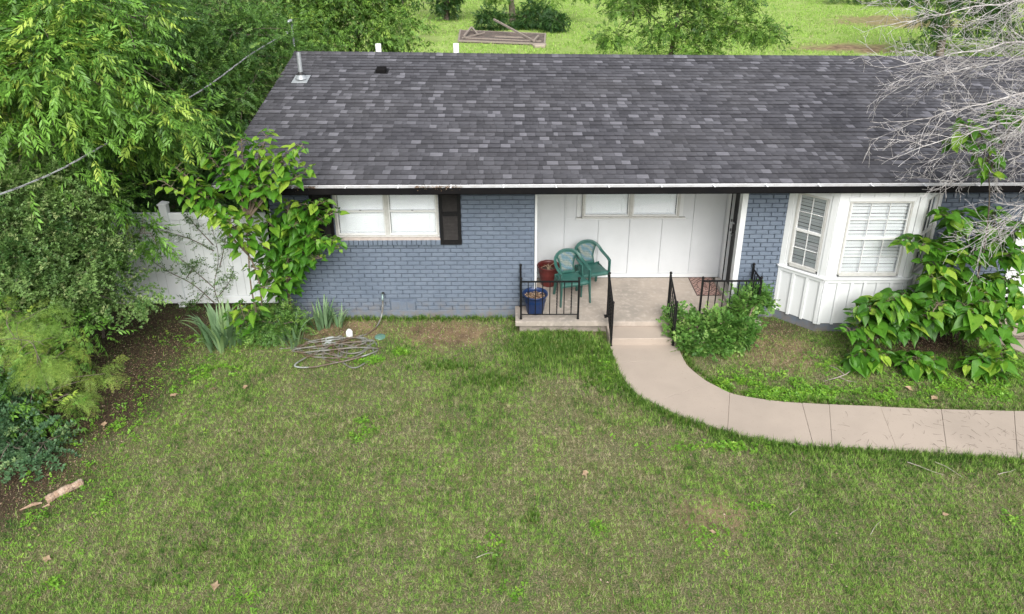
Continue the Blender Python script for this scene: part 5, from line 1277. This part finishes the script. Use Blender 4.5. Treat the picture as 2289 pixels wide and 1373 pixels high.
heart_plant('catalpa_sapling', 'heart-leaved sapling under the eave right of the bay window', 'sapling', b5,
  [[f5,(6.8,-.8,2.1),(6.45,-.85,2.25)], [f5,(6.6,-.8,1.7),(6.1,-.85,1.75),(5.95,-.9,1.85)], [f5,(6.75,-.85,1.6),(6.45,-1.0,1.75)], [f5,(7.3,-.85,2.0),(7.2,-.95,2.35)], [f5,(7.5,-.8,1.8),(7.75,-.9,2.1)], [f5,(7.6,-.8,1.5),(7.95,-.9,1.65)], [b5,(7.5,-.8,.9),(7.8,-1.0,1.3)], [f5,(7.4,-1.0,1.6),(7.45,-1.2,1.75)], [f5,(7.0,-1.0,1.6),(6.8,-1.15,1.7)], [b5,(7.0,-.8,1.0),(6.6,-.95,1.4),(6.3,-1.0,1.55)], [b5,(7.6,-.8,.7),(8.0,-1.0,.9),(8.15,-1.1,.8)], [b5,(7.55,-.85,.6),(7.8,-1.1,.75),(7.95,-1.3,.55)]],
  .22, 55, W_OLD, spacing=.058, whorl=3, lead=.38, spread=.15, r0=.024, bark='bark', wts_tip=W_NEW)
b6 = (7.22,-.78,0)
heart_plant('catalpa_sapling', 'slender sapling lifting a leafy tip above the gutter among bare twigs', 'sapling', b6, [[b6,(7.2,-.95,1.4),(6.9,-1.15,2.7),(6.45,-1.3,3.65)], [(6.72,-1.2,3.1),(6.4,-1.3,3.35),(6.05,-1.35,3.5)], [(6.72,-1.2,3.1),(6.65,-1.3,3.6),(6.6,-1.35,4.0)], [(6.75,-1.2,3.0),(6.85,-1.25,3.5),(6.85,-1.3,3.95)], [(6.55,-1.25,3.4),(6.25,-1.35,3.65),(6.15,-1.4,3.8)]], .185, 59, W_NEW, spacing=.04, whorl=3, lead=.8, spread=.15, r0=.02, bark='bark')
for lab, bb, sd_, k in (('small heart-leaved shoot on the grass nearest the bay corner', (5.38,-1.55,0), 56, .34), ('small heart-leaved shoot between two others in front of the shrub', (6.10,-1.66,0), 57, .32), ('small heart-leaved shoot nearest the driveway', (7.05,-1.75,0), 58, .36)):
    x_, y_, _ = bb
    heart_plant('catalpa_shoot', lab, 'sapling', bb, [[bb,(x_+.02,y_-.03,k*.5),(x_-.05,y_-.08,k)], [bb,(x_+.15,y_-.05,k*.6),(x_+.27,y_-.08,k*.85)], [bb,(x_-.12,y_-.04,k*.5),(x_-.22,y_-.06,k*.7)]], .22, sd_, W_NEW, spacing=.045, whorl=3, lead=.35, spread=.10, group='heart-leaved shoots before the shrub')

# porch bush
tree('currant_bush', 'leafy green bush spilling over the porch edge and right railing', 'shrub', (3.3,-.85,0), (3.3,-.85,.35),
     [(3.2,-.86,.27,.60,.34,.28), (3.72,-.64,.36,.28,.16,.26), (2.66,-.62,.34,.13,.12,.12), (3.0,-1.12,.16,.38,.2,.18), (3.55,-.98,.24,.35,.24,.24), (3.95,-.44,.64,.12,.08,.2), (4.14,-.34,.55,.07,.10,.28), (2.70,-.80,.2,.12,.12,.18), (3.80,-.5,.55,.13,.08,.14)],
     LOB, M['leaf_bush'], 1500, .92, 61, clus=(4,.05), trunk_r=.02, n_limb=16, n_twig=160, droop=.1, young=.12, bark='bark_pale', tint0=.5, shell=.35)
# low shrub at the corner
tree('nandina_shrub', 'small low shrub with yellowing leaves at the foot of the corner saplings', 'shrub', (-3.95,-.62,0), (-3.95,-.62,.3),
     [(-3.95,-.62,.34,.33,.26,.26), (-3.7,-.55,.25,.25,.22,.22), (-4.1,-.75,.2,.25,.2,.16)], ELM, M['leaf_elm'], 520, .85, 62, clus=(4,.06), trunk_r=.015, n_limb=8, n_twig=60, young=.22, tint0=.6)
# sword-leaved clumps
def sword_mesh(seed):
    r = random.Random(seed); n = 7; lean = r.uniform(.15,.9); V = []; F = []
    for i in range(n+1):
        u_ = i/n; a = lean*(.35 + 1.5*u_*u_); 
        if i == 0: p = Vector((0,0,0))
        else: p = p + Vector((math.sin(a),0,math.cos(a)))/n
        w_ = .040*(1 - u_**2.2)*(.75+.5*min(1,u_*3)); V += [(p.x, -w_, p.z), (p.x, 0, p.z-.008), (p.x, w_, p.z)]
    for i in range(n):
        for k in (0,1): F.append((i*3+k, i*3+k+1, (i+1)*3+k+1, (i+1)*3+k))
    tn = r.uniform(.1,.9)
    return np_mesh('leaf', np.array(V), np.array(F), M['leaf_iris'], True, {'tint': np.clip([tn+.2*(v_[2]>.6) for v_ in V],0,1), 'young': np.full(len(V), .6 if r.random() < .15 else 0)})
SWORD = [sword_mesh(i) for i in range(10)]
def sword_clump(label, c, n, h, spread, seed):
    r = random.Random(seed); t = thing('sword_leaf_clump', label, 'plant', (c[0],c[1],0))
    for i in range(n):
        a = r.uniform(0,6.28); d_ = spread*math.sqrt(r.random()); o = bpy.data.objects.new('leaf', r.choice(SWORD)); COL.objects.link(o); o.parent = t
        o.location = (math.cos(a)*d_, math.sin(a)*d_, 0); o.rotation_euler = (r.uniform(-.1,.1), r.uniform(-.1,.15), a + r.uniform(-.7,.7)); s_ = h*r.uniform(.7,1.15); o.scale = (s_, s_, s_)
sword_clump('largest clump of arching sword-shaped leaves beside the soil at the house corner', (-4.68,-.78), 80, .62, .34, 1)
sword_clump('upright clump of sword-shaped leaves against the brick wall', (-3.24,-.30), 34, .52, .15, 2)
sword_clump('clump of sword-shaped leaves between the low shrub and the hose', (-3.60,-.82), 30, .48, .20, 3)
sword_clump('small clump of sword-shaped leaves right of the upright one by the wall', (-2.93,-.32), 14, .40, .08, 4)

# ------------------------------------------------------------------ lawn
def lawn(n_tuft, seed):
    r = np.random.default_rng(seed)
    y = r.uniform(-7.6, .9, n_tuft*2); x = r.uniform(-11, 11, n_tuft*2); keep = np.abs(x) < 6.6 + (y+6)*.66
    return x[keep], y[keep], r
def excluded(x, y):
    e = inpoly(x, y, WALK_POLY) | inpoly(x, y, DRIVE_POLY) | ((y > -.02) & (x > -4.0)) | ((x > .08) & (x < 4.02) & (y > -.47)) | ((x > 1.55) & (x < 2.67) & (y > -.95))
    return e | inpoly(x, y, [(4.4,.1),(5.0,-.50),(6.42,-.50),(7.0,.1)])
def grass_blades():
    r = np.random.default_rng(77); X = []; Yv = []; HH = []; DR = []; TI = []
    N_ = 1750000
    y = r.uniform(-7.4, 1.0, N_); x = r.uniform(-11, 11, N_); k = np.abs(x) < 6.4 + (y+6)*.68; x, y = x[k], y[k]
    # gather blades into tufts
    tx = np.floor(x/.085); ty = np.floor(y/.085); h1 = np.sin(tx*127.1+ty*311.7)*43758.5453; h2 = np.sin(tx*269.5+ty*183.3)*43758.5453; h3 = np.sin(tx*419.2+ty*371.9)*43758.5453
    h1 -= np.floor(h1); h2 -= np.floor(h2); h3 -= np.floor(h3); f_ = r.uniform(0,.62,len(x))
    x = x*(1-f_) + f_*((tx+h1)*.085); y = y*(1-f_) + f_*((ty+h2)*.085)
    soil = soil_f(x,y); bare = bare_f(x,y); dens = fbm(x,y,1.3,1); fine = fbm(x,y,5.5,6)
    dry = sstep(.40,.66, fbm(x,y,.75,8)*.62 + fine*.38); 
    lush = np.exp(-polydist(x,y,WALK_OUT)**2/.09) * (y < -.9); lush = np.maximum(lush, (1-sstep(.6,1.15, np.hypot((x-.75)/.95,(y+1.15)/.75))))
    lush = np.maximum(lush, .55*(np.exp(-(y-.0)**2/.012)*(x > -3.4)*(x < .1)))
    pk = (1-soil*.93)*(1-bare*.72)*(.55+.45*sstep(.3,.55,dens))*(1-.35*dry*(1-lush)) + lush*.3
    keep = (r.random(len(x)) < pk) & ~excluded(x,y)
    x, y, dry, lush, h3, fine, soil = x[keep], y[keep], dry[keep], lush[keep], h3[keep], fine[keep], soil[keep]; n = len(x)
    cool = fbm(x,y,2.1,13)
    L = r.uniform(.024,.054,n)*(.62+.85*cool)*(1+.75*lush) ; L *= np.where(h3 > .93, 1.5, 1)
    a = r.uniform(0, 2*np.pi, n); tilt = np.clip(r.normal(.95,.35,n) - .4*lush, .1, 1.5)
    reg = np.exp(-((x-1.3)/2.6)**2-((y+3.1)/1.5)**2) + .8*np.exp(-((x-4.5)/2.0)**2-((y+1.6)/.6)**2)
    isdry = r.random(n) < np.clip((.05 + .20*dry + .34*reg*(.4+dry) - .6*lush + .8*(fine-.5) + .35*(h3-.5)*(1-lush)), .03, .8); tilt = np.where(isdry, np.clip(tilt+.35,0,1.52), tilt)
    W_ = r.uniform(.0036,.0068,n)*(1+.15*lush)
    base = np.stack([x, y, np.full(n,.0)],1); hd = np.stack([np.cos(a), np.sin(a)],1); sd_ = np.stack([-hd[:,1], hd[:,0], np.zeros(n)],1)
    mid = base + np.concatenate([hd*(np.sin(tilt*.6)*L*.5)[:,None], (np.cos(tilt*.6)*L*.5)[:,None]],1)
    tip = mid + np.concatenate([hd*(np.sin(tilt)*L*.6)[:,None], (np.cos(tilt)*L*.6)[:,None]],1); tip[:,2] = np.maximum(tip[:,2], .006)
    b0 = base - sd_*W_[:,None]*.5; b1 = base + sd_*W_[:,None]*.5; m0 = mid - sd_*W_[:,None]*.42; m1 = mid + sd_*W_[:,None]*.42
    V = np.stack([b0,b1,tip],1).reshape(-1,3); F3 = np.arange(n*3).reshape(-1,3)
    tint = np.clip(.46 - .5*(cool-.5) + r.normal(0,.36,n) + .35*(h3-.5) + .5*(fbm(x,y,7.5,31)-.5) - .12*lush - .3*soil, 0, 1)
    return np_mesh('lawn_grass', V, F3, M['grass'], attrs={'dry': np.repeat(isdry.astype(float),3), 'tint': np.repeat(tint,3)})
o = link('lawn_grass', grass_blades()); o['kind'] = 'stuff'; o['label'] = 'short patchy green and straw lawn grass'; o['category'] = 'grass'

def scatter_stuff(name, label, cat, P, temps, mat, size, tint, young, seed, flat=.25):
    r = np.random.default_rng(seed); n = len(P); D = r.normal(size=(n,3))*[1,1,flat]; U = np.array([[0,0,1.]])+r.normal(0,flat,(n,3))
    V, F, TT, YY = scatter(temps, P, D, U, size*r.uniform(.6,1.3,n), tint, young, r)
    o = link(name, np_mesh(name, V, F, mat, attrs={'tint':TT,'young':YY})); o['kind'] = 'stuff'; o['label'] = label; o['category'] = cat; return o
def weed_t(seed):
    r = random.Random(seed); vs = []; fs = []
    for i in range(6):
        a = r.uniform(0,6.28); kite((math.cos(a)*.012, math.sin(a)*.012, r.uniform(.01,.05)), (math.cos(a), math.sin(a), r.uniform(-.1,.4)), (0,0,1), r.uniform(.02,.034), r.uniform(.014,.022), .1, vs, fs)
    return np.array(vs), np.array(fs)
WEED = [weed_t(i) for i in range(4)]
r_ = np.random.default_rng(90); P = []
def patch(cx, cy, rx, ry, n, th=.42):
    x = cx + r_.normal(0,.5,n)*rx; y = cy + r_.normal(0,.5,n)*ry; k = (fbm(x,y,3.2,21) > th) & ~excluded(x,y); P.append(np.stack([x[k],y[k],np.zeros(k.sum())],1))
for c in ((3.3,-2.1,.8,.22,900),(4.3,-2.3,1.0,.2,900),(3.9,-2.0,.9,.35,500),(5.2,-2.35,.9,.18,350),(7.75,-1.7,.55,.7,1500),(6.4,-2.0,.9,.3,500),(7.3,-2.25,.8,.35,500),(-4.55,-1.65,.4,.25,260),(-1.72,-1.12,.18,.1,160),(-.95,-1.2,.2,.1,60),(1.45,-1.6,.25,.4,260),(-4.9,-.6,.7,.5,420),(-5.2,-2.6,.8,1.4,420),(-5.4,-4.6,.6,1.2,200),(2.1,-4.9,.5,.3,60),(-2.2,-1.35,.25,.1,120),(5.0,-1.5,.7,.3,250),(2.8,-3.4,1.0,.12,260)): patch(*c)
for i in range(26): patch(r_.uniform(-6,7), r_.uniform(-6.5,-1.8), r_.uniform(.08,.25), r_.uniform(.08,.2), 26, .2)
P = np.concatenate(P); n_ = len(P)
scatter_stuff('ground_cover', 'bright green low weeds spreading along the walkway and bed edges', 'weeds', P, WEED, M['leaf_weed'], 1.0, r_.uniform(.2,.9,n_), (r_.random(n_)<.12)*.8, 91)
# taller grass tufts standing in the lawn and along the walls
def blade_t(seed, n=9, h=.12):
    r = random.Random(seed); vs = []; fs = []
    for i in range(n):
        a = r.uniform(0,6.28); l = h*r.uniform(.6,1.1); t_ = r.uniform(.15,.8); w_ = .0035; c_, s_ = math.cos(a), math.sin(a); k = len(vs)
        m_ = np.array((c_*math.sin(t_*.6)*l*.5, s_*math.sin(t_*.6)*l*.5, math.cos(t_*.6)*l*.5)); tp_ = m_ + np.array((c_*math.sin(t_*1.5)*l*.5, s_*math.sin(t_*1.5)*l*.5, math.cos(t_*1.5)*l*.5)); sd_ = np.array((-s_, c_, 0))*w_
        vs += [-sd_, sd_, m_+sd_*.9, m_-sd_*.9, tp_]; fs += [(k,k+1,k+2),(k,k+2,k+3),(k+3,k+2,k+4)]
    return np.array(vs), np.array(fs)
TUFT = [blade_t(i) for i in range(5)]
P = []
x = r_.uniform(-3.4,.1,260); P.append(np.stack([x, -.03-np.abs(r_.normal(0,.05,260)), 0*x],1))
for cx, cy, rx, ry, n in ((.75,-.95,.75,.4,900),(1.35,-1.7,.25,.5,240),(-1.0,-1.5,.5,.15,120),(-.3,-1.9,.5,.25,160),(.2,-4.6,.14,.10,16),(-.95,-4.2,.3,.2,20),(-.2,-5.3,.4,.25,26),(-3.3,-5.2,.6,.4,24)):
    x = cx + r_.normal(0,.5,n)*rx; y = cy + r_.normal(0,.5,n)*ry; k = ~excluded(x,y); P.append(np.stack([x[k],y[k],0*x[k]],1))
q = dense(WALK_OUT,10); q = [p for p in q if -9 < p[1] < -1 and p[0] < 8]
for p in q:
    for _ in range(5): P.append(np.array([[p[0]+rs.gauss(-.05,.035), p[1]+rs.gauss(-.06,.035), 0]]))
q = dense(WALK_IN,8); q = [p for p in q if p[1] < -1 and p[0] < 8]
for p in q:
    for _ in range(2): P.append(np.array([[p[0]+rs.gauss(.05,.03), p[1]+rs.gauss(.06,.03), 0]]))
P = np.concatenate(P); P = P[~excluded(P[:,0],P[:,1])]; n_ = len(P)
M['leaf_tuft'] = leafmat('tall_grass', (.06,.14,.018), (.15,.27,.04), (.30,.30,.12), .3)
scatter_stuff('grass_tufts', 'longer green grass tufts along the walkway, porch and brick wall', 'grass', P, [(t_[0], t_[1]) for t_ in TUFT], M['leaf_tuft'], .85, r_.uniform(.1,.8,n_), (r_.random(n_)<.1)*.8, 92, .02)
# make the tufts stand up: direction is sideways, so U stays near vertical
# leaf litter
LIT = [(np.array([(0,0,0),(.014,.009,.006),(.032,.002,.002),(.015,-.008,.005)]), np.array([(0,1,2),(0,2,3)])), (np.array([(0,0,0),(.02,.002,.003),(.05,0,.001),(.02,-.002,.002)]), np.array([(0,1,2),(0,2,3)]))]
P = []
def lit(cx, cy, rx, ry, n):
    x = cx + r_.normal(0,.5,n)*rx; y = cy + r_.normal(0,.5,n)*ry; k = ~excluded(x,y); P.append(np.stack([x[k],y[k],r_.uniform(.002,.018,k.sum())],1))
for c in ((-1.15,-.5,1.0,.45,2600),(-2.9,-.4,1.0,.4,1800),(-5.8,-1.2,1.2,1.6,2600),(-5.9,-3.6,.9,1.8,2600),(4.3,-.75,.6,.6,1500),(4.4,-1.2,1.2,.5,900),(6.8,-1.0,1.1,.7,1800),(2.75,-1.05,.14,.2,350),(1.55,-1.05,.1,.1,40)): lit(*c)
x = r_.uniform(-6.5,8,5200); y = r_.uniform(-7,-.6,5200); k = ~excluded(x,y); P.append(np.stack([x[k],y[k],r_.uniform(.004,.03,k.sum())],1))
P = np.concatenate(P); n_ = len(P)
scatter_stuff('leaf_litter', 'scattered brown leaf litter on the soil and grass', 'leaf litter', P, LIT, M['litter'], .8, r_.uniform(0,.9,n_), (r_.random(n_)<.12)*.8, 93)
# fallen twigs on the walkway under the bare tree
m = MB(); rt = random.Random(31)
def twig(x, y, L, a, r0, z=.046):
    pts = [(x,y,z)]
    for i in range(3): a += rt.uniform(-.4,.4); pts.append((pts[-1][0]+math.cos(a)*L/3, pts[-1][1]+math.sin(a)*L/3, z+rt.uniform(0,.006)))
    m.tube(pts, [r0,r0*.8,r0*.6,r0*.3], 3)
for i in range(150):
    x = rt.uniform(4.2,8.2) if rt.random() < .35 else rt.gauss(6.4,.6); y = rt.uniform(-3.6,-2.6)
    twig(x, y, rt.uniform(.04,.16), rt.uniform(0,6.28), rt.uniform(.0012,.0022))
o = m.build('fallen_twigs', M['bark']); o['kind'] = 'stuff'; o['label'] = 'thin dark twigs littering the right end of the walkway'; o['category'] = 'twigs'
m = MB()
for (x,y,L,a) in ((5.0,-3.72,.42,-.45),(5.35,-3.72,.36,-.5),(6.0,-3.95,.3,.1),(6.3,-4.1,.35,-.6),(3.2,-4.6,.2,.5),(-.4,-5.2,.2,.3),(4.0,-4.9,.3,.9)): twig(x,y,L,a,.005,.035)
o = m.build('bleached_twigs', M['dead2']); o['kind'] = 'stuff'; o['label'] = 'pale dry twigs lying in the grass'; o['category'] = 'twigs'
# fallen branches on the driveway
for lab, pts, r0 in (('thick dark fallen branch lying across the driveway edge', [(7.95,-.75,.05),(8.4,-.82,.06),(8.9,-.80,.05),(9.4,-.9,.05)], .03), ('thin crooked fallen branch behind the thick one on the driveway', [(7.9,-.45,.045),(8.3,-.5,.06),(8.7,-.42,.05),(9.1,-.5,.045)], .018)):
    t = thing('fallen_branch', lab, 'branch', pts[0]); q = spline(pts,5); MB().tube(q, [r0*(1-.5*i/(len(q)-1)) for i in range(len(q))], 7).build('branch_stem', M['bark'], t, True)
    for k in (4, 9, 12): p = q[k]; MB().tube([p, p+Vector((.15,.12*(-1)**k,.04)), p+Vector((.3,.2*(-1)**k,.0))], [r0*.4,.006,.003], 5).build('side_twig', M['bark'], t)
t = thing('fallen_branch', 'pale forked dry twig on the grass left of the heart-leaved shoots', 'branch', (4.95,-1.75,.02))
q = [(4.62,-1.95,.02),(4.85,-1.88,.035),(5.02,-1.80,.04),(5.2,-1.66,.05)]; MB().tube(q, [.004,.007,.008,.006], 5).build('branch_stem', M['dead2'], t, True)
MB().tube([(5.0,-1.81,.04),(4.95,-1.66,.05),(4.88,-1.55,.03)], [.006,.004,.003], 5).build('side_twig', M['dead2'], t); MB().tube([(4.9,-1.86,.035),(4.98,-1.95,.03),(5.12,-1.97,.02)], [.005,.004,.003], 5).build('side_twig', M['dead2'], t)
# single dead leaves large enough to see
def dleaf_mesh(seed):
    r = random.Random(seed); n = 9; V = [(0,0,.012)]; F = []
    for i in range(n):
        a = 2*math.pi*i/n; rad = (.055 if i % 2 else .036)*r.uniform(.8,1.2); V.append((math.cos(a)*rad*1.3, math.sin(a)*rad, .010+.028*r.random()))
    for i in range(n): F.append((0, 1+i, 1+(i+1) % n))
    return np_mesh('dead_leaf', np.array(V), np.array(F), M['deadleaf'])
DL = [dleaf_mesh(i) for i in range(4)]
LEAVES = [(-4.92,-2.25,'tan dead leaf on grass just right of the feathery tree tips'), (-4.4,-2.1,'tan dead leaf below the largest sword-leaved clump'), (-5.6,-2.9,'tan dead leaf on bare soil beside the blue-green shrub'),
 (-3.95,-2.05,'reddish dead leaf on grass left of the hose'), (2.25,-4.85,'large pale dead leaf in the bare lawn patch at lower right of centre'), (5.8,-2.15,'tan dead leaf between the walkway and the heart-leaved shoots'),
 (6.05,-2.38,'larger orange dead leaf at the inner edge of the walkway'), (6.95,-2.12,'tan dead leaf beside the shoot nearest the driveway'), (.9,-3.9,'small tan dead leaf in the middle of the lawn'),
 (-3.1,-5.55,'dead leaf near the bottom edge of the lawn, left of centre'), (-5.05,-5.2,'dead leaf on grass right below the rotten log'), (5.0,-4.6,'dead leaf at the far right of the lawn below the walkway')]
for i, (x, y, lab) in enumerate(LEAVES):
    o = bpy.data.objects.new('dead_leaf', DL[i % 4]); COL.objects.link(o); o.location = (x, y, .022); o.rotation_euler = (rs.uniform(-.2,.2), rs.uniform(-.2,.2), rs.uniform(0,6)); s_ = rs.uniform(.55,.9); o.scale = (s_,s_,s_)
    tag(o, lab, 'leaf', 'dead leaves on the lawn')
# back field grass
def field_blades():
    r = np.random.default_rng(5); n = 130000; y = 22 + 40*r.random(n)**1.3; x = r.uniform(-9, 34, n); k = (fbm(x,y,.9,3) > .36) & (bare_f(x,y) < .5) & ~inpoly(x,y,[(-3.1,29.3),(1.8,28.1),(2.1,32),(-3.1,33.6)]); x, y = x[k], y[k]; n = len(x)
    L = r.uniform(.06,.16,n); a = r.uniform(0,6.28,n); W_ = r.uniform(.012,.03,n); base = np.stack([x,y,0*x],1); s_ = np.stack([np.cos(a), np.sin(a), 0*a],1)
    tip = base + np.stack([r.normal(0,.6,n)*L, r.normal(0,.6,n)*L, L],1); V = np.stack([base-s_*W_[:,None], base+s_*W_[:,None], tip],1).reshape(-1,3); F = np.arange(n*3).reshape(-1,3)
    return np_mesh('field_grass', V, F, M['grass'], attrs={'dry': np.repeat((r.random(n) < .12)*.7, 3), 'tint': np.repeat(np.clip(r.normal(.8,.2,n),0,1), 3)})
o = link('field_grass', field_blades()); o['kind'] = 'stuff'; o['label'] = 'pale green mown field grass behind the house'; o['category'] = 'grass'
